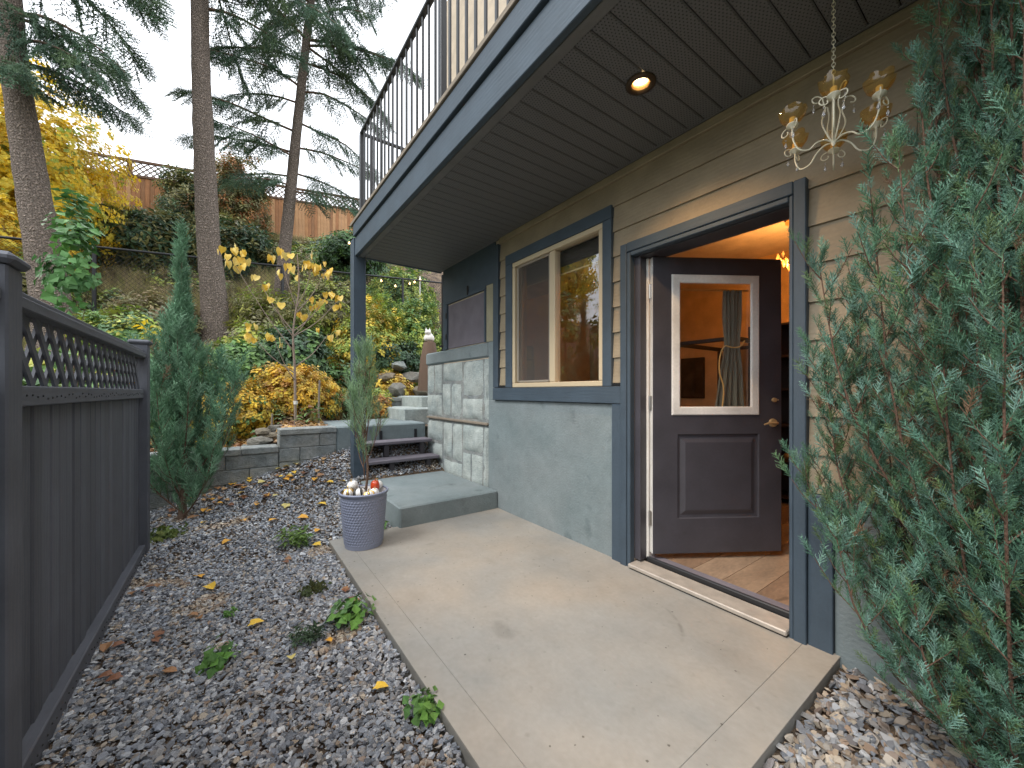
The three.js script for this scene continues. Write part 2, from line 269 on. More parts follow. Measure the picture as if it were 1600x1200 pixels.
{ // sliding window
  const Wn = sub(house, 'window'), z0 = -3.09, z1 = -1.95, y0 = 1.246, y1 = 2.46, zm = -2.52;
  const t = (a, b, c, d) => bar(Wn, 'trim_board', M.trim, 2.23, 2.274, a, b, c, d, 0.003, d - c < b - a);
  t(y1 + 0.002, 2.558, -3.2, -1.865); t(y0, y1, -3.2, z0 - 0.002); t(y0, y1, z1 + 0.002, -1.865);
  const f = (n, a, b, c, d, x0 = 2.236, x1 = 2.32, m = M.vinyl) => bar(Wn, n, m, x0, x1, a, b, c, d, 0.005);
  f('window_frame', y1 - 0.042, y1, z0, z1); f('window_frame', y0, y0 + 0.042, z0, z1); f('window_frame', y0 + 0.043, y1 - 0.043, z0, z0 + 0.04); f('window_frame', y0 + 0.043, y1 - 0.043, z1 - 0.04, z1);
  f('meeting_stile', y0 + 0.043, y1 - 0.043, zm - 0.035, zm + 0.035, 2.246, 2.315);
  // left: sliding sash behind an insect screen; right: fixed pane
  const a0 = y0 + 0.044, a1 = y1 - 0.044;
  for (const [p, q] of [[z0 + 0.05, z0 + 0.072], [zm - 0.058, zm - 0.037]]) f('screen_frame', a0 + 0.01, a1 - 0.01, p, q, 2.256, 2.268, M.screenFrame);
  for (const y of [a0, a1 - 0.02]) f('screen_frame', y + 0.001, y + 0.021, z0 + 0.073, zm - 0.059, 2.256, 2.268, M.screenFrame);
  part(Wn, 'insect_screen', new THREE.PlaneGeometry(zm - z0 - 0.13, a1 - a0 - 0.04).rotateY(-Math.PI / 2), M.screen, 2.262, (y0 + y1) / 2, (z0 + 0.072 + zm - 0.058) / 2);
  for (const [p, q] of [[z0 + 0.041, z0 + 0.085], [zm - 0.02, zm + 0.02]]) f('sash', a0, a1, p, q, 2.285, 2.318);
  bar(Wn, 'pane', M.windowGlass, 2.299, 2.303, a0, a1, z0 + 0.086, zm - 0.021, 0.0005);
  bar(Wn, 'pane', M.windowGlass, 2.279, 2.283, a0, a1, zm + 0.036, z1 - 0.041, 0.0005);
  f('latch', 1.72, 1.8, z0 + 0.055, z0 + 0.07, 2.268, 2.284, M.brass);
}
{ // door frame and threshold
  const D = sub(house, 'door_frame');
  const b = (n, m, x0, x1, y0, y1, z0, z1, c = 0.004) => bar(D, n, m, x0, x1, y0, y1, z0, z1, c, true);
  b('casing', M.trim, 2.218, 2.274, -0.004, 2.23, -1.776, -1.724); b('casing', M.trim, 2.224, 2.274, -0.004, 2.165, -1.722, -1.695);
  b('casing', M.trim, 2.218, 2.274, -0.004, 2.23, -0.737, -0.685); b('casing', M.trim, 2.224, 2.274, -0.004, 2.165, -0.757, -0.739);
  bar(D, 'casing', M.trim, 2.218, 2.274, 2.168, 2.232, -1.722, -0.739, 0.004); bar(D, 'casing', M.trim, 2.224, 2.274, 2.138, 2.166, -1.693, -0.759, 0.004);
  b('jamb', M.doorPaint, 2.276, 2.345, 0.05, 2.13, -1.70, -1.65, 0.002); b('jamb', M.white, 2.347, 2.43, 0.05, 2.13, -1.70, -1.637, 0.002);
  b('jamb', M.doorPaint, 2.276, 2.345, 0.05, 2.13, -0.75, -0.70, 0.002); b('jamb', M.white, 2.347, 2.43, 0.05, 2.13, -0.75, -0.70, 0.002);
  bar(D, 'jamb', M.doorPaint, 2.276, 2.43, 2.132, 2.152, -1.70, -0.70, 0.002);
  const Th = sub(house, 'threshold');
  bar(Th, 'sill', M.alu, 2.196, 2.335, 0.01, 0.036, -1.694, -0.758, 0.005); bar(Th, 'sill_shim', M.gap, 2.21, 2.33, -0.002, 0.009, -1.69, -0.76, 0.001); bar(Th, 'weather_strip', M.black, 2.338, 2.362, 0.03, 0.066, -1.648, -0.752, 0.006); bar(Th, 'saddle', M.grayWood, 2.365, 2.43, 0.03, 0.06, -1.648, -0.752, 0.004);
}
{ // the open door: local x along its width from the hinge, local z out of its outer face
  const D = sub(house, 'entry_door'); D.position.set(2.338, 0.097, -1.594); D.rotation.y = -Math.atan2(0.538, 0.843);
  const rect = (x0, y0, x1, y1, C = THREE.Shape) => { const s = new C(); s.moveTo(x0, y0); s.lineTo(x1, y0); s.lineTo(x1, y1); s.lineTo(x0, y1); s.closePath(); return s; };
  const W = 0.915, H = 2.03, s = rect(0.003, 0.003, W - 0.003, H - 0.003); s.holes.push(rect(0.155, 0.975, 0.725, 1.885, THREE.Path), rect(0.172, 0.238, 0.753, 0.818, THREE.Path));
  part(D, 'slab', boxUV(new THREE.ExtrudeGeometry(s, { depth: 0.039, bevelSize: 0.003, bevelThickness: 0.003, bevelSegments: 1 }).translate(0, 0, -0.042)), M.doorPaint);
  const pz = new Soup(), ring = (a, z) => [V(0.166 + a, 0.232 + a, z), V(0.759 - a, 0.232 + a, z), V(0.759 - a, 0.824 - a, z), V(0.166 + a, 0.824 - a, z)];
  const rr = [ring(0, -0.008), ring(0.014, -0.0135), ring(0.03, -0.0145), ring(0.062, -0.003), ring(0.068, -0.0025)];
  for (let i = 0; i < 4; i++) for (let k = 0; k < 4; k++) { const j = (k + 1) % 4; pz.poly([rr[i][k], rr[i][j], rr[i + 1][j], rr[i + 1][k]], 0, 0, V(0, 0, 1)); }
  pz.poly(rr[4], 0, 0, V(0, 0, 1)); pz.poly(ring(0, -0.04), 0, 0, V(0, 0, -1));
  part(D, 'raised_panel', pz.geo(), M.doorPaint);
  const fr = rect(0.138, 0.956, 0.742, 1.903); fr.holes.push(rect(0.18, 0.998, 0.70, 1.861, THREE.Path));
  const L = part(D, 'glazing_frame', boxUV(new THREE.ExtrudeGeometry(fr, { depth: 0.006, bevelSize: 0.008, bevelThickness: 0.008, bevelSegments: 2 })), M.white, 0, 0, -0.004);
  part(L, 'pane', cbox(0.56, 0.9, 0.004, 0.0005), M.glass, 0.44, 1.43, -0.016);
  part(D, 'door_edge', cbox(0.004, 2.024, 0.038, 0.001), M.white, -0.0005, 1.015, -0.024);
  for (const y of [0.24, 1.03, 1.80]) { const h = part(D, 'hinge', cbox(0.003, 0.1, 0.032, 0.001), M.steel, -0.004, y, -0.024); part(h, 'knuckle', new THREE.CylinderGeometry(0.007, 0.007, 0.1, 10), M.steel, -0.006, 0, -0.004); }
  const plate = new THREE.Shape(); plate.absellipse(0, 0, 0.034, 0.045, 0, 6.2832);
  const db = part(D, 'deadbolt', new THREE.ExtrudeGeometry(plate, { depth: 0.006, bevelSize: 0.004, bevelThickness: 0.004, bevelSegments: 2, curveSegments: 16 }), M.hardware, 0.85, 1.052, 0.004);
  part(db, 'keyway', new THREE.CylinderGeometry(0.014, 0.016, 0.014, 16).rotateX(Math.PI / 2), M.hardware, 0, 0, 0.014);
  const lv = part(D, 'lever_handle', new THREE.CylinderGeometry(0.026, 0.03, 0.014, 20).rotateX(Math.PI / 2), M.hardware, 0.85, 0.893, 0.007);
  part(lv, 'lever', tube(curve([V(0, 0, 0), V(0, 0, 0.04), V(-0.02, 0.002, 0.052), V(-0.065, 0.002, 0.05), V(-0.1, -0.008, 0.048)], 18), Array.from({ length: 19 }, (_, i) => 0.0095 - 0.0002 * i), 8), M.hardware);
}
{ // balcony overhead: soffit boards, fascia, post, railing
  const S = sub(house, 'soffit'), z0 = -4.7548, z1 = 2.5, R = rng(8);
  const n = Math.round((z1 - z0) / 0.1022);
  for (let i = 0; i < n; i++) { const a = z0 + i * 0.1022; uoff = R() * 5; for (const [xc, wd] of i === 34 ? [[1.459, 0.378], [1.991, 0.478]] : [[1.75, 0.96]]) { const g = cbox(wd, 0.014, 0.0985, 0.005, 0, 0); const uv = g.attributes.uv; for (let k = 0; k < uv.count; k++) uv.setXY(k, uv.getY(k), uv.getX(k) + 0.052); part(S, 'soffit_board', g, M.soffit, xc, 2.788, a + 0.05); } }
  bar(S, 'soffit_backing', M.gap, 1.215, 2.272, 2.84, 2.85, z0, z1, 0.001);
  bar(S, 'soffit_channel', M.soffitPlain, 1.212, 1.268, 2.772, 2.794, z0, z1, 0.003); bar(S, 'soffit_channel', M.soffitPlain, 2.226, 2.271, 2.781, 2.797, z0, z1, 0.003);
  bar(house, 'fascia_board', M.fascia, 1.172, 1.21, 2.772, 2.978, -4.718, z1, 0.004); bar(house, 'fascia_board', M.fascia, 1.148, 1.21, 2.986, 3.122, -4.70, z1, 0.004);
  bar(house, 'fascia_board', M.fascia, 1.302, 2.27, 2.772, 2.978, -4.76, -4.72, 0.004); bar(house, 'fascia_board', M.fascia, 1.212, 2.27, 2.986, 3.122, -4.78, -4.72, 0.004);
  bar(house, 'balcony_floor', M.weathered, 1.135, 2.27, 3.126, 3.162, -4.8, z1, 0.004); bar(house, 'fascia_gap', M.gap, 1.18, 1.212, 2.97, 2.99, -4.7, z1, 0.001);
  bar(house, 'joist', M.gap, 1.22, 2.27, 2.86, 3.12, -4.69, z1, 0.001);
  bar(house, 'support_post', M.fascia, 1.155, 1.298, -0.1, 2.984, -4.862, -4.722, 0.006, true);
  const B = sub(house, 'balcony_railing'), bx = 1.245, by = 3.163, ty = 4.19;
  const bal = cbox(0.018, ty - by - 0.1, 0.018, 0.002), post = cbox(0.05, ty - by, 0.05, 0.004);
  for (const z of [-4.70, -2.58, -0.46]) part(B, 'railing_post', post, M.rail, bx, (by + ty) / 2, z);
  part(B, 'railing_post', post, M.rail, 2.2, (by + ty) / 2, -4.7);
  bar(B, 'top_rail', M.rail, bx - 0.024, bx + 0.024, ty, ty + 0.03, -4.725, 1.6, 0.005); bar(B, 'bottom_rail', M.rail, bx - 0.016, bx + 0.016, by + 0.07, by + 0.098, -4.674, 1.6, 0.003);
  bar(B, 'top_rail', M.rail, bx + 0.026, 2.2, ty + 0.001, ty + 0.029, -4.722, -4.678, 0.005); bar(B, 'bottom_rail', M.rail, bx + 0.026, 2.174, by + 0.071, by + 0.097, -4.715, -4.685, 0.003);
  for (let z = -4.70; z < -0.4; z += 0.1178) if (![-4.70, -2.58, -0.46].some(q => Math.abs(q - z) < 0.05)) part(B, 'baluster', bal, M.rail, bx, (by + 0.1 + ty) / 2, z);
  for (let x = bx + 0.115; x < 2.15; x += 0.1175) part(B, 'baluster', bal, M.rail, x, (by + 0.1 + ty) / 2, -4.7);
  const dp = [V(2.32, 1.6, -4.76), V(2.32, 1.75, -4.76), V(2.32, 2.76, -4.76)];
  part(house, 'downspout', tube(dp, 0.034, 10), M.black); bar(house, 'pipe_strap', M.black, 2.27, 2.37, 1.8, 1.825, -4.81, -4.655, 0.003);
}
seat(house, 2.3, 0, -1.2);

{ // recessed lamp in the soffit
  const o = thing('recessed_light', 'lit round recessed downlight in the dark balcony soffit', 'light');
  part(o, 'trim_ring', new THREE.LatheGeometry([[0.044, 0.008], [0.047, -0.006], [0.06, -0.009], [0.074, -0.003], [0.074, 0.004]].map(p => new THREE.Vector2(...p)), 40), std({ color: lin(0.08, 0.055, 0.035), roughness: 0.35, metalness: 0.7 }));
  part(o, 'reflector', new THREE.LatheGeometry([[0.026, 0.034], [0.034, 0.028], [0.045, 0.003]].map(p => new THREE.Vector2(...p)), 32), std({ color: lin(0.75, 0.5, 0.24), roughness: 0.3, metalness: 1, side: THREE.DoubleSide }));
  part(o, 'bulb', new THREE.SphereGeometry(0.03, 20, 10).scale(1, 0.45, 1), std({ color: 0xffffff, emissive: lin(1, 0.7, 0.36), emissiveIntensity: 9 }), 0, 0.024, 0);
  const l = new THREE.SpotLight(lin(1, 0.62, 0.3), 3.0, 0, 1.05, 0.8, 2); l.position.set(0, 0.004, 0); l.target.position.set(0, -2, 0); l.castShadow = true; l.shadow.radius = 1.6; o.add(l, l.target);
  o.position.set(1.70, 2.775, -1.23);
}

// ================================================================ ROOM BEHIND THE DOOR
{
  M.roomWall = paint([0.80, 0.66, 0.48], { scale: 0.0003, rough: 0.8 }); M.ceiling = paint([0.85, 0.79, 0.74], { scale: 0.0006, rough: 0.9, bump: T.rough });
  const st = (n, m, a) => { const o = bar(scene, numbered(n), m, ...a, 0.002); o.userData = { kind: 'structure' }; return o; };
  st('room_wall', M.roomWall, [4.95, 5.1, -0.1, 2.95, -4.75, 2.6]); st('room_wall', M.roomWall, [2.42, 4.95, -0.1, 2.95, -4.75, -4.6]); st('room_wall', M.roomWall, [2.42, 4.95, -0.1, 2.95, 1.2, 1.35]);
  st('room_ceiling', M.ceiling, [3.2, 4.95, 2.75, 2.95, -4.6, 1.2]); st('room_ceiling', M.ceiling, [2.42, 3.2, 2.42, 2.95, -4.6, 1.2]);
  const F = new THREE.Group(); F.name = 'room_floor'; F.userData = { kind: 'structure' }; scene.add(F);
  bar(F, 'subfloor', M.gap, 2.43, 4.95, -0.1, 0.04, -4.6, 1.2, 0.001);
  const R = rng(3), woods = [[0.54, 0.455, 0.375], [0.50, 0.41, 0.335], [0.57, 0.485, 0.405]].map((c, q) => std({ roughness: 0.45, map: tex(512, 256, (u, v) => { const w = tfbm(u, v, 3, q * 9 + 2, 3), g = tfbm(u * 1, (v + w * 0.1 + 1) % 1, 30, q + 4, 2), kx = Math.max(0, tfbm(u, v, 6, q * 5 + 1, 3) - 0.25); const k = 1 + 0.28 * w + 0.2 * g - kx * 1.2; return c.map(x => x * k); }, 1.3, 0.5, true) }));
  for (let i = 0, z = -4.6; z < 1.15; i++, z += 0.19) { const s = 2.9 + R() * 1.6; for (const [a, b] of [[2.432, s], [s, 4.948]]) { uoff = R() * 6; const g = cbox(b - a - 0.001, 0.014, 0.188, 0.0015, uoff, R() * 4); const uv = g.attributes.uv; for (let k = 0; k < uv.count; k++) uv.setXY(k, uv.getY(k), uv.getX(k)); part(F, 'floor_plank', g, woods[i % 3], (a + b) / 2, 0.048, z + 0.095); } }
}
{ // ceiling lamp that lights the room
  const o = thing('ceiling_lamp', 'glowing crystal ceiling lamp inside the orange lit room', 'lamp');
  const gl = phy({ color: lin(1, 0.8, 0.5), roughness: 0.2, transmission: 0.6, thickness: 0, emissive: lin(1, 0.5, 0.12), emissiveIntensity: 0.4 });
  part(o, 'canopy', new THREE.CylinderGeometry(0.09, 0.1, 0.03, 24), M.brass, 0, 0.385, 0); part(o, 'stem', new THREE.CylinderGeometry(0.008, 0.008, 0.3, 8), M.brass, 0, 0.22, 0);
  for (let r = 0; r < 3; r++) for (let k = 0; k < 14; k++) { const a = k / 14 * 6.2832 + r * 0.2, q = 0.16 - r * 0.045; part(o, 'crystal', new THREE.OctahedronGeometry(0.016, 0).scale(0.8, 2, 0.8), gl, Math.cos(a) * q, 0.07 - r * 0.05, Math.sin(a) * q); }
  part(o, 'bulb', new THREE.SphereGeometry(0.04, 16, 12), std({ color: 0xffffff, emissive: lin(1, 0.6, 0.25), emissiveIntensity: 3 }), 0, 0.02, 0);
  const l = new THREE.PointLight(lin(1, 0.43, 0.1), 0.7, 0, 2); l.position.set(0, 0.02, 0); l.castShadow = true; l.shadow.radius = 2; o.add(l);
  o.position.set(4.1, 2.35, -1.32);
}
{
  const o = thing('garment_frame', 'black box shaped metal frame standing behind the door glass', 'rack');
  for (const [x, z] of [[0, 0], [0.87, 0], [0, 0.55], [0.87, 0.55]]) bar(o, 'upright', M.black, x - 0.02, x + 0.02, 0, 1.6, z - 0.02, z + 0.02, 0.004);
  for (const z of [0, 0.55]) bar(o, 'crossbar', M.black, -0.02, 0.89, 1.602, 1.64, z - 0.02, z + 0.02, 0.004);
  for (const x of [0, 0.87]) bar(o, 'crossbar', M.black, x - 0.019, x + 0.019, 1.604, 1.638, 0.022, 0.528, 0.004);
  o.position.set(3.6, 0.056, -2.19);
}
{
  const o = thing('wall_picture', 'small dark picture in slim frame hanging on the orange wall', 'picture');
  bar(o, 'frame', M.black, -0.025, 0, 0, 0.53, -0.16, 0.16, 0.004);
  bar(o, 'print', std({ map: tex(128, 128, (u, v) => { const q = 0.2 + 0.3 * tfbm(u, v, 4, 2, 3); return [q, q * 0.9, q * 0.75]; }, 0.6, 0.6, true), roughness: 0.3 }), -0.029, -0.0255, 0.02, 0.51, -0.14, 0.14, 0.001);
  o.position.set(4.949, 1.12, -2.77);
}
{
  const o = thing('tall_cabinet', 'tall dark shelf cabinet at the back of the lit room', 'cabinet'), m = paint([0.16, 0.09, 0.07], { scale: 0.0006 });
  bar(o, 'side_panel', m, 0, 0.32, 0, 1.86, 0, 0.025); bar(o, 'side_panel', m, 0, 0.32, 0, 1.86, 0.775, 0.8); bar(o, 'back_panel', m, 0.305, 0.32, 0, 1.86, 0.026, 0.774);
  for (const y of [0.05, 0.42, 0.79, 1.16, 1.5, 1.835]) bar(o, 'shelf', m, 0.001, 0.304, y, y + 0.022, 0.026, 0.774);
  o.position.set(4.6, 0.056, -1.95);
  for (const [y, z, h, r] of [[0.498, -1.45, 0.13, 0.04], [0.498, -1.6, 0.1, 0.05], [0.868, -1.5, 0.16, 0.035]]) { const v = single('jar', y > 0.6 ? 'slim amber jar on a higher cabinet shelf' : h > 0.11 ? 'taller amber jar low in the dark cabinet' : 'squat amber jar low in the dark cabinet', 'jar', new THREE.LatheGeometry([[0, 0], [r, 0], [r * 1.05, h * 0.5], [r * 0.6, h * 0.8], [r * 0.65, h]].map(p => new THREE.Vector2(...p)), 20), M.brass); v.position.set(4.72, y + 0.001, z); }
}
{ // curtain tied back behind the door glass, and its cord
  const ph = -Math.atan2(0.538, 0.843), q = new THREE.Quaternion().setFromAxisAngle(QZ, ph), org = V(2.338, 0.097, -1.594), toW = (x, y, z) => V(x, y, z).applyQuaternion(q).add(org);
  const P = [], I = [], nx = 60, ny = 60, U = [];
  for (let j = 0; j <= ny; j++) for (let i = 0; i <= nx; i++) {
    const v = j / ny, y = lerp(0.72, 1.83, v), u = i / nx, pin = Math.exp(-(((y - 1.44) / 0.16) ** 2)), low = clamp((1.44 - y) / 0.55);
    const x0 = lerp(0.555, 0.475, low) + 0.015 * pin, x1 = lerp(0.688, 0.715, low) - 0.012 * pin, f = Math.sin(u * 6.283 * 4.5 + Math.sin(y * 7) * 0.5) * (0.02 - 0.01 * pin) + Math.sin(u * 17 + y * 3) * 0.006;
    const p = toW(lerp(x0, x1, u), y, -0.1 + f); P.push(p.x, p.y, p.z); U.push(u * 0.4, y);
  }
  for (let j = 0; j < ny; j++) for (let i = 0; i < nx; i++) { const a = j * (nx + 1) + i, b = a + nx + 1; I.push(a, a + 1, b, b, a + 1, b + 1); }
  const g = new THREE.BufferGeometry(); g.setAttribute('position', new THREE.Float32BufferAttribute(P, 3)); g.setAttribute('uv', new THREE.Float32BufferAttribute(U, 2)); g.setIndex(I); g.computeVertexNormals();
  const o = thing('curtain', 'grey green curtain tied back with cord behind the door glass', 'curtain');
  part(o, 'cloth', g, phy({ color: lin(0.16, 0.165, 0.13), roughness: 0.95, transmission: 0.15, thickness: 0, side: THREE.DoubleSide, bumpMap: T.rough, bumpScale: 0.001 }));
  const cord = std({ color: lin(0.6, 0.36, 0.12), roughness: 0.7 });
  part(o, 'tie_cord', tube(curve([V(0.69, 1.47, -0.06), V(0.655, 1.43, -0.055), V(0.6, 1.42, -0.055), V(0.545, 1.43, -0.06), V(0.51, 1.36, -0.06), V(0.505, 1.25, -0.06), V(0.535, 1.14, -0.06), V(0.52, 0.95, -0.06)], 40).map(p => toW(p.x, p.y, p.z)), 0.005, 6), cord);
  part(o, 'curtain_rod', tube([toW(0.14, 1.835, -0.1), toW(0.74, 1.835, -0.1)], 0.007, 8), M.brass);
  const p = toW(0.6, 0, -0.1); seat(o, p.x, 0.8, p.z);
}
{ const o = thing('roller_blind', 'dark rolled up blind inside the top of the sliding window', 'blind'), m = paint([0.2, 0.19, 0.18], { scale: 0.0005 });
  part(o, 'roll', new THREE.CylinderGeometry(0.03, 0.03, 1.04, 20).rotateX(Math.PI / 2), m, 0, 0.08, 0); bar(o, 'cloth', m, -0.035, -0.031, -0.1, 0.08, -0.51, 0.51, 0.0005); bar(o, 'hem_bar', std({ color: lin(0.4, 0.35, 0.27), roughness: 0.5 }), -0.042, -0.026, -0.113, -0.1, -0.51, 0.51, 0.002);
  o.position.set(2.40, 2.34, -2.52); }

{ // garage wing that closes the yard behind the camera
  const o = thing('garage_wing', 'olive sided garage wing closing the yard behind the camera', 'building'), R = rng(66);
  bar(o, 'wall', M.siding, -7, 2.2, -0.3, 5.2, 9.2, 9.5, 0.01);
  for (let y = -0.1; y < 5.1; y += 0.182) bar(o, 'siding_board', M.siding, -7, 2.2, y, y + 0.178, 9.18, 9.198, 0.004);
  bar(o, 'fascia_board', M.fascia, -7.3, 2.5, 5.1, 5.35, 8.7, 8.75, 0.01); bar(o, 'roof', M.gap, -7.3, 2.5, 5.36, 5.45, 8.65, 12, 0.01);
  seat(o, -2.4, 0, 9.4);
}

// ================================================================ YARD
// height of the gravel bed and of the planted slope
const gy = (x, z) => { const t = clamp((-z - 3.0) / 2.2); return -0.035 + Math.pow(t, 3) * clamp(0.07 + 0.26 * (x + 0.63), 0.05, 0.55) + 0.012 * fbm(x * 1.7, z * 1.7, 4, 2); };
const hy = (x, z) => {
  const s = Math.max(0, -z - 5.38 - 1.55 * smooth(1.0, 1.25, x) * (1 - smooth(4.2, 5, x)) * (1 - smooth(2.2, 7, -z - 5.38))), base = 0.70 - 0.2 * (1 - smooth(0.42, 0.5, x)) - 0.3 * (1 - smooth(-3, -1.2, x));
  const far = Math.min(s, 9.8);
  return base + 0.1 * Math.min(far, 0.8) + 0.5 * clamp(far - 0.8, 0, 3.2) + 0.62 * Math.max(0, far - 4) + 0.08 * clamp(s) * fbm(x * 0.9, z * 0.9, 2, 4) * 2 + 0.05 * Math.max(0, s - 9.8) + 0.1 * clamp(x + 2.6, -5, 7) * smooth(3, 9, s);
};
{ // patio slab with its tooled border
  const g = new THREE.Group(); g.name = 'patio'; g.userData = { kind: 'structure' }; scene.add(g);
  bar(g, 'slab_base', M.patio, 0.652, 2.262, -0.14, -0.0075, -3.428, -0.567, 0.004);
  bar(g, 'slab_field', M.patio, 0.7706, 2.262, -0.0073, 0, -3.43, -0.7006, 0.0012); bar(g, 'slab_border', M.patio, 0.65, 0.7694, -0.0073, 0, -3.43, -0.7006, 0.0012); bar(g, 'slab_border', M.patio, 0.65, 2.262, -0.0073, 0, -0.6994, -0.565, 0.0012);
  for (const c of g.children) if (c.name !== 'slab_base') { const u = c.geometry.attributes.uv, p = c.geometry.attributes.position; for (let i = 0; i < u.count; i++) u.setXY(i, p.getZ(i) + c.position.z, p.getX(i) + c.position.x); }
}
{ const o = bar(scene, 'landing_step', M.concrete, 1.215, 2.253, -0.12, 0.18, -4.65, -3.368, 0.012); o.userData = { label: 'broad low concrete step at the end of the patio', category: 'step' }; }
{ // big concrete steps going up behind the post
  const a = bar(scene, 'concrete_block_step', M.concrete, 1.075, 2.25, -0.2, 0.772, -6.35, -5.205, 0.018); a.userData = { label: 'large concrete block step with two black straps on its face', category: 'step' };
  const b = bar(scene, 'concrete_block_step_001', M.stone, 2.12, 3.4, 0.3, 0.95, -6.8, -5.7, 0.016); b.userData = { label: 'pale concrete step just above the strapped block', category: 'step' };
  const c = bar(scene, 'concrete_block_step_002', M.stone, 2.52, 3.7, 0.5, 1.13, -7.2, -6.0, 0.016); c.userData = { label: 'topmost pale concrete step beside the stone wall corner', category: 'step' };
}
{ // two timber treads on black brackets
  const o = thing('timber_steps', 'two grey timber treads on dark brackets below the concrete block', 'steps');
  bar(o, 'tread', M.grayWood, 1.3, 2.235, 0.337, 0.375, -4.99, -4.71, 0.006); bar(o, 'tread', M.grayWood, 1.3, 2.235, 0.532, 0.57, -5.195, -4.93, 0.006);
  const bm = std({ color: lin(0.05, 0.045, 0.05), roughness: 0.7 });
  for (const x of [1.62, 2.1]) {
    bar(o, 'bracket', bm, x - 0.03, x + 0.03, 0.18, 0.335, -4.82, -4.75, 0.004); bar(o, 'bracket', bm, x - 0.03, x + 0.03, 0.377, 0.53, -5.03, -4.96, 0.004);
    bar(o, 'stringer', bm, x - 0.028, x + 0.028, 0.295, 0.335, -5.2, -4.822, 0.004); bar(o, 'stringer', bm, x - 0.028, x + 0.028, 0.49, 0.53, -5.2, -5.032, 0.004);
    bar(o, 'strap', M.black, x - 0.02, x + 0.02, 0.572, 0.69, -5.204, -5.196, 0.002);
  }
  seat(o, 1.77, 0.18, -4.95);
}
// segmental retaining walls
function blockWall(o, x0, x1, top, bottom, zf, R, dep = 0.24) {
  const H = 0.152, L = 0.43; let y = top - 0.072;
  for (let x = x0; x < x1 - 0.01;) { let w = Math.min(0.5, x1 - x); if (x1 - x - w < 0.12) w = x1 - x; bar(o, 'cap_block', M.block, x + 0.001, x + w - 0.001, top - 0.07, top + R() * 0.003, zf - dep - 0.01, zf + 0.018, 0.009); x += w; }
  for (let c = 0; y > bottom; c++, y -= H + 0.002) for (let x = x0; x < x1 - 0.01;) {
    let w = x === x0 ? (c % 2 ? L * 0.5 : L) : L; w = Math.min(w, x1 - x); if (x1 - x - w < 0.1) w = x1 - x;
    bar(o, 'block', M.block, x + 0.0015, x + w - 0.0015, y - H, y, zf - dep, zf + (R() - 0.5) * 0.006, 0.008); x += w;
  }
}
{ const R = rng(12);
  const a = thing('retaining_wall', 'stepped grey block retaining wall along the gravel bed', 'wall'); blockWall(a, 0.457, 1.073, 0.772, 0.2, -5.2, R); blockWall(a, -0.9, 0.455, 0.581, -0.1, -5.2, R); blockWall(a, -3.6, -0.902, 0.43, -0.1, -5.2, R); seat(a, -0.6, 0, -5.2);
  const b = thing('retaining_wall', 'short grey block wall below the boulders near the stone wall', 'wall'); blockWall(b, 2.28, 3.4, 1.1, 0.6, -6.9, R); seat(b, 2.8, 0.7, -6.9); }
// ground sheets
function sheet(x0, x1, z0, z1, nx, nz, f) {
  const g = new THREE.PlaneGeometry(1, 1, nx, nz), p = g.attributes.position, u = g.attributes.uv;
  for (let i = 0; i < p.count; i++) { const x = lerp(x0, x1, p.getX(i) + 0.5), z = lerp(z1, z0, p.getY(i) + 0.5); p.setXYZ(i, x, f(x, z), z); u.setXY(i, x, z); }
  g.computeVertexNormals(); return g;
}
T.soil = tex(512, 512, (u, v) => { const a = tfbm(u, v, 6, 2, 5), b = tfbm(u, v, 40, 6, 3); return [0.36 + 0.28 * a + 0.3 * b, 0.30 + 0.26 * a + 0.26 * b, 0.24 + 0.2 * a + 0.22 * b]; }, 1.6, 1.6, true);
M.soil = std({ map: T.soil, roughness: 1, bumpMap: T.grit, bumpScale: 0.03 });
M.lawn = std({ map: tex(512, 512, (u, v) => { const a = tfbm(u, v, 5, 2, 4), b = tfbm(u, v, 60, 6, 3); return [0.30 + 0.2 * a + 0.2 * b, 0.33 + 0.2 * a + 0.24 * b, 0.18 + 0.12 * a + 0.14 * b]; }, 3, 3, true), roughness: 1, bumpMap: T.grit, bumpScale: 0.04 });
structure('ground', new THREE.PlaneGeometry(500, 500).rotateX(-Math.PI / 2), M.lawn).position.y = -0.36;
structure('gravel_bed', sheet(-4, 3.2, -5.3, 3.2, 60, 70, (x, z) => gy(x, z) - 0.018 - (x > 0.68 && x < 2.24 && z > -3.4 && z < -0.6 ? 0.12 : 0)), M.soil);
structure('hillside', sheet(-26, 26, -40, -5.37, 150, 110, hy), M.soil);
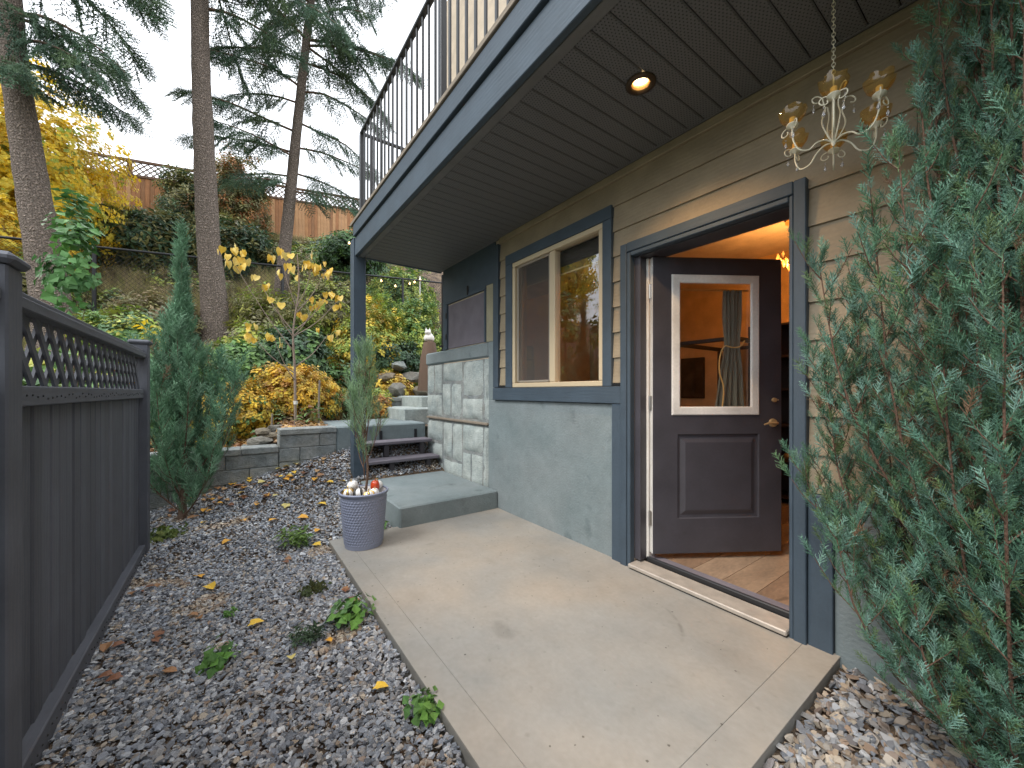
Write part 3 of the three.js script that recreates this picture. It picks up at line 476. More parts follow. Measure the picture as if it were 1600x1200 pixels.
{ // crushed rock
  const R = rng(77), V5 = [0, 1, 2, 3, 4, 5].map(i => rockGeo(R, 1, 0.3 + R() * 0.25, 0.55 + R() * 0.35, 11)), lists = V5.map(() => []);
  const rock = std({ color: 0xffffff, roughness: 0.85, bumpMap: T.rough, bumpScale: 0.002 });
  const grey = [[0.23, 0.25, 0.28], [0.33, 0.35, 0.38], [0.12, 0.13, 0.15], [0.5, 0.515, 0.53], [0.25, 0.275, 0.32], [0.34, 0.31, 0.28], [0.17, 0.185, 0.21]], tan = [[0.34, 0.27, 0.2], [0.25, 0.18, 0.13], [0.46, 0.4, 0.32], [0.3, 0.3, 0.3]];
  const e = new THREE.Euler(), q = new THREE.Quaternion();
  const put = (x, z, s, pal, lift) => { e.set((R() - 0.5) * 1.5, R() * 6.28, (R() - 0.5) * 1.5); q.setFromEuler(e); lists[Math.floor(R() * 6)].push([new THREE.Matrix4().compose(V(x, gy(x, z) + lift, z), q.clone(), V(s, s, s)), mixc(pal, R, 0.3)]); };
  const field = (x0, x1, z0, z1, n, s0, s1, pals, skip) => { for (let i = 0; i < n; i++) { const x = lerp(x0, x1, R()), z = lerp(z0, z1, R()); if (skip && skip(x, z)) continue; const brown = fbm(x * 2.2, z * 2.2, 9, 3) > 0.24 || R() < 0.08; put(x, z, lerp(s0, s1, R() ** 1.6) * 1.12, brown ? pals[1] : pals[0], R() * 0.012 - 0.008); } };
  const onSlab = (x, z) => (x > 0.64 && z > -3.44 && z < -0.55) || (x > 1.2 && z > -4.66 && z < -3.3) || (x > 1.14 && x < 1.31 && z < -4.71 && z > -4.87);
  field(-0.62, 0.66, -3.4, -0.2, 26000, 0.009, 0.019, [grey, tan], onSlab);
  field(-0.9, 1.35, -5.2, -3.35, 17000, 0.009, 0.018, [grey, tan], onSlab);
  field(0.3, 2.26, -0.57, 0.5, 7000, 0.013, 0.028, [[...grey, ...tan], tan], onSlab);
  field(-0.62, 0.66, -3.4, -0.2, 11000, 0.003, 0.007, [[...grey, ...tan], tan], onSlab);
  field(-0.62, 2.24, 0.4, 2.6, 12000, 0.014, 0.026, [[...grey, ...tan], tan]); field(-0.62, 0.4, -0.3, 0.5, 3500, 0.01, 0.02, [grey, tan]);
  field(1.2, 2.24, -5.2, -4.66, 1500, 0.01, 0.02, [grey, tan]);
  lists.forEach((l, i) => { const o = instances(scene, numbered('gravel'), V5[i], rock, l); o.userData.label = 'loose grey crushed rock covering the bed beside the patio'; o.userData.category = 'gravel'; });
}
// ---------------------------------------------------------------- grey fence with lattice top
function slatGeo(h, lean, w, t) { const s = new Soup(), P = [[0, -w / 2], [0, w / 2], [h, w / 2 + lean], [h, -w / 2 + lean]]; for (const g of [-1, 1]) s.poly(P.map(([y, z]) => V(g * t / 2, y, z)), 0, 0, V(g, 0, 0)); for (let i = 0; i < 4; i++) { const j = (i + 1) % 4, a = P[i], b = P[j]; s.poly([V(-t / 2, a[0], a[1]), V(-t / 2, b[0], b[1]), V(t / 2, b[0], b[1]), V(t / 2, a[0], a[1])], 0, 0, V(0, (a[0] + b[0]) / 2 - h / 2, (a[1] + b[1]) / 2 - lean / 2)); } return s.geo(); }
{
  const F = thing('lattice_fence', 'dark grey board fence with lattice top on the left', 'fence'), R = rng(21), xf = -0.55;
  const post = (z) => { bar(F, 'fence_post', M.fence, xf - 0.055, xf + 0.045, -0.3, 1.565, z - 0.05, z + 0.05, 0.005, true); const c = bar(F, 'post_cap', M.fence, xf - 0.07, xf + 0.06, 1.567, 1.6, z - 0.065, z + 0.065, 0.012); };
  const bg = [0, 1, 2, 3].map(i => cbox(0.018, 1.24, 0.0885, 0.006, i * 1.3, i * 2.1, true));
  const panel = (z0, z1) => {
    bar(F, 'top_rail', M.fence, xf - 0.05, xf + 0.035, 1.462, 1.5, z0, z1, 0.004); bar(F, 'rail_cap', M.fence, xf - 0.035, xf + 0.02, 1.502, 1.522, z0, z1, 0.004); bar(F, 'middle_rail', M.fence, xf - 0.045, xf + 0.02, 1.158, 1.225, z0, z1, 0.004); bar(F, 'kick_board', M.fence, xf - 0.045, xf + 0.03, -0.1, 0.045, z0, z1, 0.005);
    const n = Math.round((z1 - z0) / 0.0905); for (let i = 0; i < n; i++) { const b = part(F, 'fence_board', bg[i % 4], M.fences[Math.floor(R() * 3)], xf - 0.017 + (R() - 0.5) * 0.006, 0.54, z0 + (i + 0.5) * (z1 - z0) / n); b.rotation.y = (R() - 0.5) * 0.05; b.rotation.x = (R() - 0.5) * 0.002; }
    const a = slatGeo(0.237, 0.2, 0.036, 0.009), b = slatGeo(0.237, -0.2, 0.036, 0.009);
    for (let z = z0 + 0.02; z < z1 - 0.22; z += 0.115) { part(F, 'lattice_slat', a, M.fence, xf - 0.004, 1.225, z); part(F, 'lattice_slat', b, M.fence, xf - 0.0145, 1.225, z + 0.2); }
  };
  const nail = new THREE.SphereGeometry(0.004, 6, 4); const nails = (z0, z1) => { const g = []; for (let z = z0 + 0.045; z < z1; z += 0.0905) for (const y of [1.19, 0.0]) for (const s of [-1, 1]) g.push(nail.clone().translate(xf + (y > 1 ? 0.02 : 0.03), y + (R() - 0.5) * 0.02, z + s * 0.022)); part(F, 'nails', mergeGeometries(g), M.gap).userData.kind = 'stuff'; };
  nails(-4.038, -1.819); nails(-1.715, 0.298);
  post(-1.767); post(-4.09); post(0.35); panel(-4.038, -1.819); panel(-1.715, 0.298);
  seat(F, xf, -0.06, -2);
}
// ---------------------------------------------------------------- cedar fence on the hill
{
  const F = thing('cedar_fence', 'weathered orange cedar fence with lattice top up on the hill', 'fence'), R = rng(22);
  const mats = [[0.66, 0.47, 0.33], [0.72, 0.53, 0.37], [0.60, 0.44, 0.32], [0.74, 0.57, 0.42]].map(c => paint(c, { scale: 0.003, rough: 0.85 })), lm = paint([0.42, 0.33, 0.27], { scale: 0.002, rough: 0.9 });
  const base = (x) => 5.55 + 0.11 * (x + 3), z = -15, g = [0, 1, 2].map(i => cbox(0.0978, 1.6, 0.026, 0.009, i, i * 2, true));
  for (let x = -6; x < 6.2; x += 0.098) { part(F, 'fence_board', g[Math.floor(R() * 3)], mats[Math.floor(R() * 4)], x, base(x) + 0.75 + (R() - 0.5) * 0.03, z + (R() - 0.5) * 0.012); }
  for (let x = -7; x < 7; x += 2.37) bar(F, 'fence_post', mats[2], x - 0.05, x + 0.05, base(x) - 0.4, base(x) + 2.05, z - 0.12, z - 0.015, 0.006);
  const slope = 0.11; const railing = (dy, h) => { const r = bar(F, 'fence_rail', lm, -7.05, 7, -h / 2, h / 2, -0.03, 0.035, 0.005); r.rotation.z = Math.atan(slope); r.position.set(0, base(0) + dy, z); };
  railing(1.58, 0.07); railing(2.0, 0.07);
  const a = slatGeo(0.36, 0.36, 0.04, 0.01).rotateY(Math.PI / 2), b = slatGeo(0.36, -0.36, 0.04, 0.01).rotateY(Math.PI / 2);
  for (let x = -6.9; x < 6.9; x += 0.15) { part(F, 'lattice_slat', a, lm, x, base(x) + 1.62, z + 0.008); part(F, 'lattice_slat', b, lm, x - 0.36, base(x - 0.3) + 1.6, z - 0.008); }
  seat(F, 0, 5.8, z);
}
{ // black chain-link fence halfway up
  const F = thing('chain_link_fence', 'black chain link fence crossing the planted slope', 'fence'), z = -9.5, y = (x) => 3.66 + 0.068 * (x + 1.85);
  part(F, 'top_rail', tube([V(-9, y(-9), z), V(5.5, y(5.5), z)], 0.022, 8), M.black);
  for (const x of [-7.1, -4.5, -1.86, 0.9, 3.5]) part(F, 'fence_post', tube([V(x, y(x) - 1.6, z), V(x, y(x) + 0.02, z)], 0.03, 10), M.black);
  const list = []; for (let x = -9; x < 5.5; x += 0.075) for (const s of [-1, 1]) { const a = V(x, y(x) - 1.15, z), b = V(x + s * 1.1, y(x + s * 1.1) - 0.02, z); list.push(tube([a, b], 0.0022, 3)); }
  part(F, 'wire_mesh', mergeGeometries(list), M.black).userData.kind = 'stuff';
  seat(F, 0, 2.5, z);
}
// ---------------------------------------------------------------- woven pot and its pumpkins
{
  const o = thing('woven_planter', 'grey woven plastic planter pot on the patio corner', 'pot');
  const n = 168, m = 66, P = [], I = [], H = 0.42;
  for (let j = 0; j <= m; j++) for (let i = 0; i <= n; i++) {
    const v = j / m, a = i / n * 6.28318, r0 = 0.136 + 0.034 * v, band = v > 0.07 && v < 0.92;
    const cu = i / n * 42, cv = v * 20, ph = Math.floor(cv) % 2 ? 0.5 : 0, w = Math.sin((cu + ph) * 6.28318) * 0.5 + 0.5, q = band ? 0.0085 * w * Math.sin(cv % 1 * Math.PI) + 0.002 * Math.sin(cv * Math.PI) ** 2 : 0.004, r = r0 + q + (v > 0.955 ? 0.01 : 0);
    P.push(Math.cos(a) * r, v * H, Math.sin(a) * r);
  }
  for (let j = 0; j < m; j++) for (let i = 0; i < n; i++) { const a = j * (n + 1) + i, b = a + n + 1; I.push(a, b, a + 1, b, b + 1, a + 1); }
  let g = new THREE.BufferGeometry(); g.setAttribute('position', new THREE.Float32BufferAttribute(P, 3)); g.setIndex(I); g = mergeVertices(g, 1e-5); g.computeVertexNormals();
  const pm = std({ color: lin(0.22, 0.245, 0.33), roughness: 0.5 });
  part(o, 'pot_wall', g, pm); part(o, 'rim', new THREE.TorusGeometry(0.179, 0.0085, 10, 72).rotateX(Math.PI / 2), pm, 0, H, 0);
  part(o, 'pot_lining', new THREE.LatheGeometry([[0.001, 0.008], [0.128, 0.008], [0.165, H]].map(p => new THREE.Vector2(...p)), 48), std({ color: lin(0.75, 0.75, 0.76), roughness: 0.5, side: THREE.DoubleSide }));
  part(o, 'potting_soil', new THREE.CircleGeometry(0.158, 32).rotateX(-Math.PI / 2), M.soil, 0, 0.36, 0);
  o.position.set(0.86, 0.002, -3.19);
  const R = rng(4), white = std({ color: lin(0.78, 0.77, 0.75), roughness: 0.4 }), gold = std({ color: lin(0.72, 0.48, 0.16), roughness: 0.25, metalness: 1 }), orange = phy({ color: lin(0.55, 0.06, 0.015), roughness: 0.25, clearcoat: 0.6 }), blk = std({ color: lin(0.03, 0.03, 0.03), roughness: 0.5 });
  const pump = (r, ribs, sq, f) => { const g = new THREE.SphereGeometry(r, 40, 18), p = g.attributes.position; for (let i = 0; i < p.count; i++) { const x = p.getX(i), y = p.getY(i), z = p.getZ(i), a = Math.atan2(z, x), k = 1 - 0.09 * Math.abs(Math.cos(a * ribs / 2)), dip = Math.exp(-((Math.hypot(x, z) / r) ** 2) * 9) * 0.25; p.setXYZ(i, x * k, y * sq * (1 - dip), z * k); } g.computeVertexNormals(); return g; };
  const add = (label, x, z, y, r, ribs, sq, m1, m2) => {
    const p = thing('pumpkin', label, 'pumpkin', 'decorative pumpkins in the planter'); const body = part(p, 'body', pump(r, ribs, sq), m1);
    part(p, 'stem', tube(curve([V(0, r * sq * 0.7, 0), V(0.003, r * sq + 0.008, 0), V(0.01, r * sq + 0.016, 0.004)], 6), [0.006, 0.005, 0.004, 0.004, 0.004, 0.004, 0.004], 6), m2 ?? gold);
    if (m2) for (let k = 0; k < ribs; k += 2) { const a = k / ribs * 6.283 + 0.2; part(p, 'stripe', tube(Array.from({ length: 9 }, (_, i) => { const t = lerp(0.25, 2.5, i / 8); return V(Math.cos(a) * Math.sin(t) * r * 0.985, Math.cos(t) * r * sq, Math.sin(a) * Math.sin(t) * r * 0.985); }), [0.001, 0.005, 0.008, 0.01, 0.011, 0.01, 0.008, 0.005, 0.001].map(q => q * r / 0.042), 6), m2); }
    p.position.set(0.86 + x, 0.43 + y, -3.19 + z); p.rotation.set((R() - 0.5) * 0.9, R() * 6, (R() - 0.5) * 0.9); return p;
  };
  add('white pumpkin with broad gold stripes at the pot rim left', -0.115, 0.0, -0.008, 0.043, 10, 0.85, white, gold);
  add('white pumpkin with black marks in the middle of the pot', -0.045, 0.06, -0.005, 0.043, 9, 0.9, white, blk);
  add('small gold striped pumpkin at the front of the pot', 0.01, 0.11, -0.018, 0.036, 10, 0.8, white, gold);
  add('plain small white pumpkin beside the plant stem', 0.06, 0.075, -0.01, 0.034, 8, 0.9, white);
  add('shiny red orange egg shaped pumpkin standing tall in the pot', 0.085, 0.005, 0.022, 0.038, 8, 1.3, orange);
  add('pale ribbed white pumpkin behind the red orange one', 0.125, -0.055, 0.01, 0.042, 12, 0.9, white);
  add('round white pumpkin at the back of the pot', -0.06, -0.1, 0.022, 0.044, 9, 0.95, white);
}
// ---------------------------------------------------------------- hanging candelabra
{
  const o = thing('hanging_chandelier', 'cream wire chandelier with amber glass cups hanging from a chain', 'chandelier');
  const wire = std({ color: lin(0.72, 0.68, 0.53), roughness: 0.45 }), amber = phy({ color: lin(0.95, 0.68, 0.28), transmission: 0.9, roughness: 0.06, thickness: 0, ior: 1.5, side: THREE.DoubleSide }), crystal = phy({ color: lin(0.93, 0.95, 1), transmission: 0.85, roughness: 0.03, ior: 1.6, thickness: 0.01 });
  part(o, 'stem', tube([V(0, -0.015, 0), V(0, 0, 0), V(0, 0.02, 0), V(0, 0.24, 0), V(0, 0.27, 0)], [0.003, 0.01, 0.0065, 0.0055, 0.004], 10), wire);
  part(o, 'hanging_ring', new THREE.TorusGeometry(0.019, 0.0032, 8, 28), wire, 0, 0.288, 0);
  const link = new THREE.TorusGeometry(0.008, 0.0017, 6, 16).scale(0.7, 1.25, 1); for (let i = 0; i < 23; i++) { const c = part(o, 'chain_link', link, wire, 0, 0.313 + i * 0.0155, 0); c.rotation.y = i % 2 ? Math.PI / 2 : 0; }
  const spiral = (cx, cy, r0, r1, a0, a1, n = 26) => Array.from({ length: n + 1 }, (_, i) => { const t = i / n, r = lerp(r0, r1, t), a = lerp(a0, a1, t); return V(cx + Math.cos(a) * r, cy + Math.sin(a) * r, 0); });
  const cup = (() => { const P = [], I = [], n = 48, m = 12; for (let j = 0; j <= m; j++) for (let i = 0; i <= n; i++) { const t = j / m, a = i / n * 6.28318, r = 0.012 + 0.03 * Math.sin(Math.min(1, t * 1.35) * 1.5708) + 0.004 * t * t * t, f = 1 + 0.09 * t * t * Math.sin(6 * a) + 0.03 * t * Math.sin(12 * a + 1); P.push(Math.cos(a) * r * f, 0.008 + 0.062 * t + 0.006 * t * t * Math.sin(5 * a + 1), Math.sin(a) * r * f); } for (let j = 0; j < m; j++) for (let i = 0; i < n; i++) { const a = j * (n + 1) + i, b = a + n + 1; I.push(a, b, a + 1, b, b + 1, a + 1); } const g = new THREE.BufferGeometry(); g.setAttribute('position', new THREE.Float32BufferAttribute(P, 3)); g.setIndex(I); g.computeVertexNormals(); return g; })();
  const armG = tube(curve([V(0, 0, 0), V(0.03, 0.012, 0), V(0.06, 0, 0), V(0.09, -0.034, 0), V(0.125, -0.03, 0), V(0.147, 0.018, 0), V(0.15, 0.066, 0)], 36), 0.003, 8);
  const innerG = tube([...curve([V(0.004, 0.0, 0), V(0.022, 0.035, 0), V(0.042, 0.095, 0), V(0.03, 0.15, 0), V(0.038, 0.195, 0)], 24), ...spiral(0.062, 0.197, 0.024, 0.01, Math.PI, -1.9)], 0.0026, 8);
  const scG = tube(spiral(0.026, 0, 0.026, 0.007, Math.PI, -3.6), 0.0023, 6), cupBase = new THREE.LatheGeometry([[0.004, -0.01], [0.008, -0.002], [0.02, 0.003], [0.021, 0.008], [0.012, 0.009]].map(p => new THREE.Vector2(...p)), 24), candle = new THREE.CylinderGeometry(0.011, 0.011, 0.028, 14);
  const drop = new THREE.LatheGeometry([[0, 0], [0.0055, 0.008], [0.0035, 0.022], [0, 0.03]].map(p => new THREE.Vector2(...p)), 6), bead = new THREE.IcosahedronGeometry(0.0035, 1), glassIn = std({ color: lin(0.85, 0.86, 0.85), roughness: 0.35 });
  const beadDrop = (p, x, y, z) => { const b = part(p, 'bead', bead, crystal, x, y - 0.008, z); part(p, 'crystal_drop', drop, crystal, x, y - 0.047, z); };
  for (let k = 0; k < 6; k++) {
    const A = sub(o, 'arm'); A.rotation.y = k * Math.PI / 3;
    part(A, 'arm_wire', armG, wire); part(A, 'cup_base', cupBase, wire, 0.15, 0.074, 0); part(A, 'glass_cup', cup, amber, 0.15, 0.076, 0).rotation.y = k; part(A, 'candle', candle, glassIn, 0.15, 0.1, 0);
    for (const s of [-1, 1]) { const q = part(A, 'scroll', scG, wire, 0.15, 0.062, 0); q.rotation.y = s * 1.25 + (k % 2 ? 0.2 : -0.1); beadDrop(A, 0.15 + Math.cos(s * 1.25) * 0.03, 0.042, -Math.sin(s * 1.25) * 0.03); }
  }
  for (let k = 0; k < 4; k++) { const A = sub(o, 'scroll_stem'); A.rotation.y = k * Math.PI / 2 + 0.5; part(A, 'scroll_wire', innerG, wire); beadDrop(A, 0.072, 0.18, 0); }
  const tilt = new THREE.Quaternion().setFromAxisAngle(V(0, 0, 1), 0.22), pivot = V(0, 0.3, 0), inv = tilt.clone().invert(); // the whole frame hangs a little askew below its chain
  for (const c of o.children) if (c.name === 'chain_link') { c.position.sub(pivot).applyQuaternion(inv).add(pivot); c.quaternion.premultiply(inv); }
  o.scale.setScalar(0.97); o.quaternion.setFromAxisAngle(V(0, 1, 0), Math.atan2(-0.51, -1.95)).multiply(tilt);
  const pw = V(1.95, 2.166 + 0.285, -0.51); o.position.copy(pw.sub(pivot.clone().multiplyScalar(0.97).applyQuaternion(o.quaternion)));
}

// ================================================================ PLANTS
function spike(A, p, q, r) { // slim three sided spike from p to q
  const t = V().subVectors(q, p), a = V().crossVectors(t, Math.abs(t.y) < 0.9 * t.length() ? V(0, 1, 0) : V(1, 0, 0)).normalize(), b = V().crossVectors(t, a).normalize(), c = [0, 1, 2].map(k => p.clone().addScaledVector(a, r * Math.cos(k * 2.094)).addScaledVector(b, r * Math.sin(k * 2.094)));
  for (let k = 0; k < 3; k++) { const m = c[(k + 1) % 3]; A.push(c[k].x, c[k].y, c[k].z, m.x, m.y, m.z, q.x, q.y, q.z); }
}
function soupGeo(A) { const g = new THREE.BufferGeometry(); g.setAttribute('position', new THREE.Float32BufferAttribute(A, 3)); g.computeVertexNormals(); return g; }
const dirv = (a, e) => V(Math.cos(a) * Math.cos(e), Math.sin(e), Math.sin(a) * Math.cos(e));
// scale-leaved spray, one unit long, growing along +y
function scaleSpray(R, n, wisp) {
  const A = []; spike(A, V(0, 0, 0), V(0, 1, 0), 0.016);
  for (let i = 0; i < n; i++) {
    const y = 0.1 + 0.86 * i / n, az = i * 2.4 + R(), l = (0.42 - 0.26 * (y - 0.1)) * (0.7 + 0.6 * R()) * (wisp ? 1.25 : 1), d = dirv(az, wisp ? 1.02 : 0.72 + 0.25 * R()), p = V((R() - 0.5) * 0.03, y, (R() - 0.5) * 0.03), q = p.clone().addScaledVector(d, l); spike(A, p, q, wisp ? 0.011 : 0.02);
    for (let k = 1; k <= 5; k++) { const t = k / 5.6, s = p.clone().lerp(q, t), e = d.clone().add(dirv(R() * 6.28, R() * 0.9).multiplyScalar(0.75)).normalize(); spike(A, s, s.clone().addScaledVector(e, l * (0.42 - 0.2 * t)), wisp ? 0.009 : 0.015); }
  }
  return soupGeo(A);
}
M.leafy = phy({ color: 0xffffff, roughness: 0.72, side: THREE.DoubleSide });
M.leafThin = phy({ color: 0xffffff, roughness: 0.8, transmission: 0.35, thickness: 0, side: THREE.DoubleSide });
M.twig = std({ color: lin(0.13, 0.085, 0.06), roughness: 0.95, bumpMap: T.rough, bumpScale: 0.004 });
M.twigRed = std({ color: lin(0.13, 0.075, 0.05), roughness: 0.95, bumpMap: T.rough, bumpScale: 0.004 });
M.twigPale = std({ color: lin(0.26, 0.2, 0.16), roughness: 0.9, bumpMap: T.rough, bumpScale: 0.003 });
const RS = rng(900), SPRAYS = [0, 1, 2, 3].map(() => scaleSpray(RS, 18, false)), WISPS = [0, 1, 2].map(() => scaleSpray(RS, 13, true));
function juniper(o, k) {
  const R = rng(k.seed), stems = [], lists = (k.wisp ? WISPS : SPRAYS).map(() => []);
  const crown = k.crown; // crown radius at a height fraction
  part(o, 'trunk', tube(curve([V(0, 0, 0), V(0.02, k.h * 0.2, 0.01), V(-0.015, k.h * 0.5, 0.02), V(0.01, k.h * 0.97, 0)], 26), Array.from({ length: 27 }, (_, i) => lerp(k.trunk, k.trunk * 0.14, i / 26)), 9, (a, l, r) => r * 0.18 * fbm(a * 9, l * 14, 2, 2)), M.twig);
  const grow = (pts, r0, dens, last) => { // stem with side branches and sprays
    stems.push(tube(pts, pts.map((_, i) => lerp(r0, 0.0016, i / (pts.length - 1))), 5));
    const C = new THREE.CatmullRomCurve3(pts), L = C.getLength(), lim = k.squeeze ? 0.27 : 9, n = Math.max(3, Math.round(L / dens));
    for (let i = Math.round(n * k.bare); i <= n; i++) {
      const t = i / n, p = C.getPoint(t), tan = C.getTangent(t), az = i * 2.4 + R() * 1.5, d = tan.clone().multiplyScalar(0.9).add(dirv(az, 0.35)); if (p.x > lim - 0.15 && d.x > 0) d.x *= -0.6; d.normalize(); const len = k.side * (0.45 + 0.75 * R()) * (1 - 0.55 * t) * (1 - (k.thin ?? 0.5) * smooth(k.thinAt ?? 0.45, (k.thinAt ?? 0.45) + 0.2, p.y / k.h));
      const q = p.clone().addScaledVector(d, len * 0.5), e = p.clone().addScaledVector(d, len).add(V(0, len * 0.22, 0)), side = [p, q, e];
      stems.push(tube(side, [0.0028, 0.002, 0.0012].map(x => x * k.thick), 4));
      const m = Math.max(2, Math.round(len / k.step));
      for (let j = 0; j <= m; j++) { const s = (j + 0.6) / (m + 0.6), pp = s < 0.5 ? p.clone().lerp(q, s * 2) : q.clone().lerp(e, s * 2 - 1), dd = (j === m ? d.clone() : d.clone().multiplyScalar(0.8).add(dirv(R() * 6.28, 0.5)).normalize()); dd.y += k.lift; const sc = k.spray * (1 - (k.thin ? 0.45 : 0) * smooth(0.6, 0.9, pp.y / k.h)) * (0.5 + 1.0 * R() * R() + 0.35 * R()); const c = R() < k.dead ? lin(0.17, 0.1, 0.055) : mixc(k.pal, R, 0.28); lists[Math.floor(R() * lists.length)].push([place(pp, dd, R() * 6.28, sc), c]); }
    }
    for (let j = 0; j < 3; j++) lists[0].push([place(pts[pts.length - 1].clone().addScaledVector(V(0, -0.03 * j, 0), 1), V((R() - 0.5) * 0.4, 1, (R() - 0.5) * 0.4), R() * 6, k.spray * 1.2), mixc(k.pal, R, 0.2)]);
  };
  grow(curve([V(0, k.h * 0.45, 0.01), V(0.01, k.h * 0.75, 0), V(0, k.h, 0)], 8), k.trunk * 0.5, 0.06);
  for (let i = 0; i < k.leaders; i++) {
    const f = Math.pow((i + 0.5) / k.leaders, k.skew ?? 1), y0 = k.h * lerp(k.y0, 0.78, f), az = i * 2.39996 + k.turn, len = k.h * lerp(0.42, 0.2, f) * (0.8 + 0.4 * R()) * (k.skew && i % 4 === 0 ? 0.45 : 1), yt = Math.min(k.h * 0.99, y0 + len), rr = crown(yt / k.h) * (0.7 + 0.4 * R()), d = dirv(az, 0); if (d.x > 0) d.x *= k.squeeze ?? 1;
    grow(curve([V(0, y0, 0), V(d.x * rr * 0.45, y0 + len * 0.22, d.z * rr * 0.45), V(d.x * rr * 0.85, y0 + len * 0.6, d.z * rr * 0.85), V(d.x * rr, yt, d.z * rr)], 8), 0.008 * k.thick, k.dens);
  }
  part(o, 'branches', mergeGeometries(stems), M.twigRed).userData.kind = 'stuff';
  (k.wisp ? WISPS : SPRAYS).forEach((g, i) => instances(o, 'foliage', g, M.leafy, lists[i]));
  return o;
}
const blueGreen = [[0.055, 0.13, 0.085], [0.085, 0.185, 0.135], [0.045, 0.105, 0.06], [0.15, 0.27, 0.22], [0.065, 0.15, 0.08], [0.09, 0.14, 0.05]];
juniper(thing('juniper', 'large blue green juniper in front of the siding on the right', 'juniper'), { seed: 1, h: 3.5, trunk: 0.045, leaders: 74, skew: 2.0, turn: 0.4, y0: 0.01, squeeze: 0.4, crown: (f) => (0.22 + 0.28 * smooth(0.04, 0.28, f)) * (1 - 0.72 * smooth(0.42, 0.78, f)) + 0.02, bare: 0.06, side: 0.26, step: 0.019, spray: 0.062, dens: 0.05, thick: 0.8, lift: 0.55, dead: 0.025, pal: blueGreen }).position.set(1.93, -0.08, -0.06);
juniper(thing('juniper', 'feathery green juniper growing past the end of the lattice fence', 'juniper'), { seed: 2, h: 2.62, trunk: 0.035, leaders: 34, turn: 1, y0: 0.0, crown: (f) => 0.55 * smooth(0.0, 0.4, f) * (1 - 0.97 * smooth(0.42, 0.75, f)) + 0.012, bare: 0.08, side: 0.2, step: 0.042, spray: 0.155, dens: 0.062, thick: 1, thin: 0.85, thinAt: 0.5, lift: 1.3, dead: 0.01, pal: [[0.08, 0.175, 0.095], [0.115, 0.23, 0.135], [0.06, 0.14, 0.07], [0.15, 0.26, 0.17]] }).position.set(-0.36, 0.0, -4.72);
juniper(thing('young_juniper', 'slim wispy young juniper planted in the woven pot', 'juniper'), { seed: 3, h: 1.15, trunk: 0.012, leaders: 12, turn: 2, y0: 0.1, crown: (f) => 0.19 * Math.pow(Math.max(0.02, 1 - f), 0.5) * smooth(-0.25, 0.3, f) + 0.015, bare: 0.3, side: 0.12, step: 0.09, spray: 0.12, dens: 0.085, thick: 0.6, lift: 1.0, dead: 0.08, wisp: true, pal: [[0.17, 0.27, 0.14], [0.21, 0.31, 0.18], [0.13, 0.22, 0.1]] }).position.set(0.87, 0.362, -3.2);

// ---------------------------------------------------------------- conifers on the slope
T.bark = tex(512, 512, (u, v) => { const w = tfbm(u, v, 5, 2, 3), a = Math.abs(tfbm((u + w * 0.05 + 1) % 1, v, 14, 5, 3)), b = tfbm(u, v, 30, 8, 3), l = Math.max(0, tfbm(u, v, 22, 14, 2) - 0.12); const q = 0.36 + 0.5 * a + 0.25 * b; return [q * 1.05 + l * 0.5, q * 0.94 + l * 0.52, q * 0.86 + l * 0.5]; }, 0.55, 0.7, true);
T.barkB = tex(512, 512, (u, v) => { const w = tfbm(u, v, 5, 2, 3), a = Math.abs(tfbm((u + w * 0.05 + 1) % 1, v, 14, 5, 3)); return clamp(0.2 + 1.6 * a + 0.5 * tfbm(u, v, 34, 3, 2)); }, 0.55, 0.7);
M.bark = std({ map: T.bark, roughness: 1, bumpMap: T.barkB, bumpScale: 0.03 });
function needleTwig(R, droop) { // one unit long along +y, side twigs with needles
  const A = []; spike(A, V(0, 0, 0), V(0, 1, 0), 0.012);
  const needles = (p, q, n) => { for (let i = 0; i < n; i++) { const s = p.clone().lerp(q, (i + R()) / n), t = V().subVectors(q, p).normalize(), d = t.multiplyScalar(0.75).add(dirv(R() * 6.28, R() * 2 - 1)).normalize(), e = V().crossVectors(d, dirv(R() * 6.28, 0.3)).normalize().multiplyScalar(0.011), z = s.clone().addScaledVector(d, 0.055 + 0.035 * R()); A.push(s.x - e.x, s.y - e.y, s.z - e.z, s.x + e.x, s.y + e.y, s.z + e.z, z.x, z.y, z.z); } };
  needles(V(0, 0.05, 0), V(0, 1, 0), 34);
  for (let i = 0; i < 16; i++) { const y = 0.06 + 0.9 * i / 16, s = i % 2 ? 1 : -1, l = (0.55 - 0.4 * y) * (0.7 + 0.5 * R()), p = V(0, y, 0), q = V(s * l * 0.75, y + l * 0.55, (R() - 0.5) * 0.25 * l - droop * l); spike(A, p, q, 0.007); needles(p, q, Math.round(l * 60) + 5); }
  return soupGeo(A);
}
const TW = [0, 1, 2, 3].map(i => needleTwig(RS, i % 2 ? 0.25 : 0.05));
const spruceP = [[0.03, 0.062, 0.035], [0.045, 0.085, 0.05], [0.06, 0.105, 0.075], [0.05, 0.08, 0.035]];
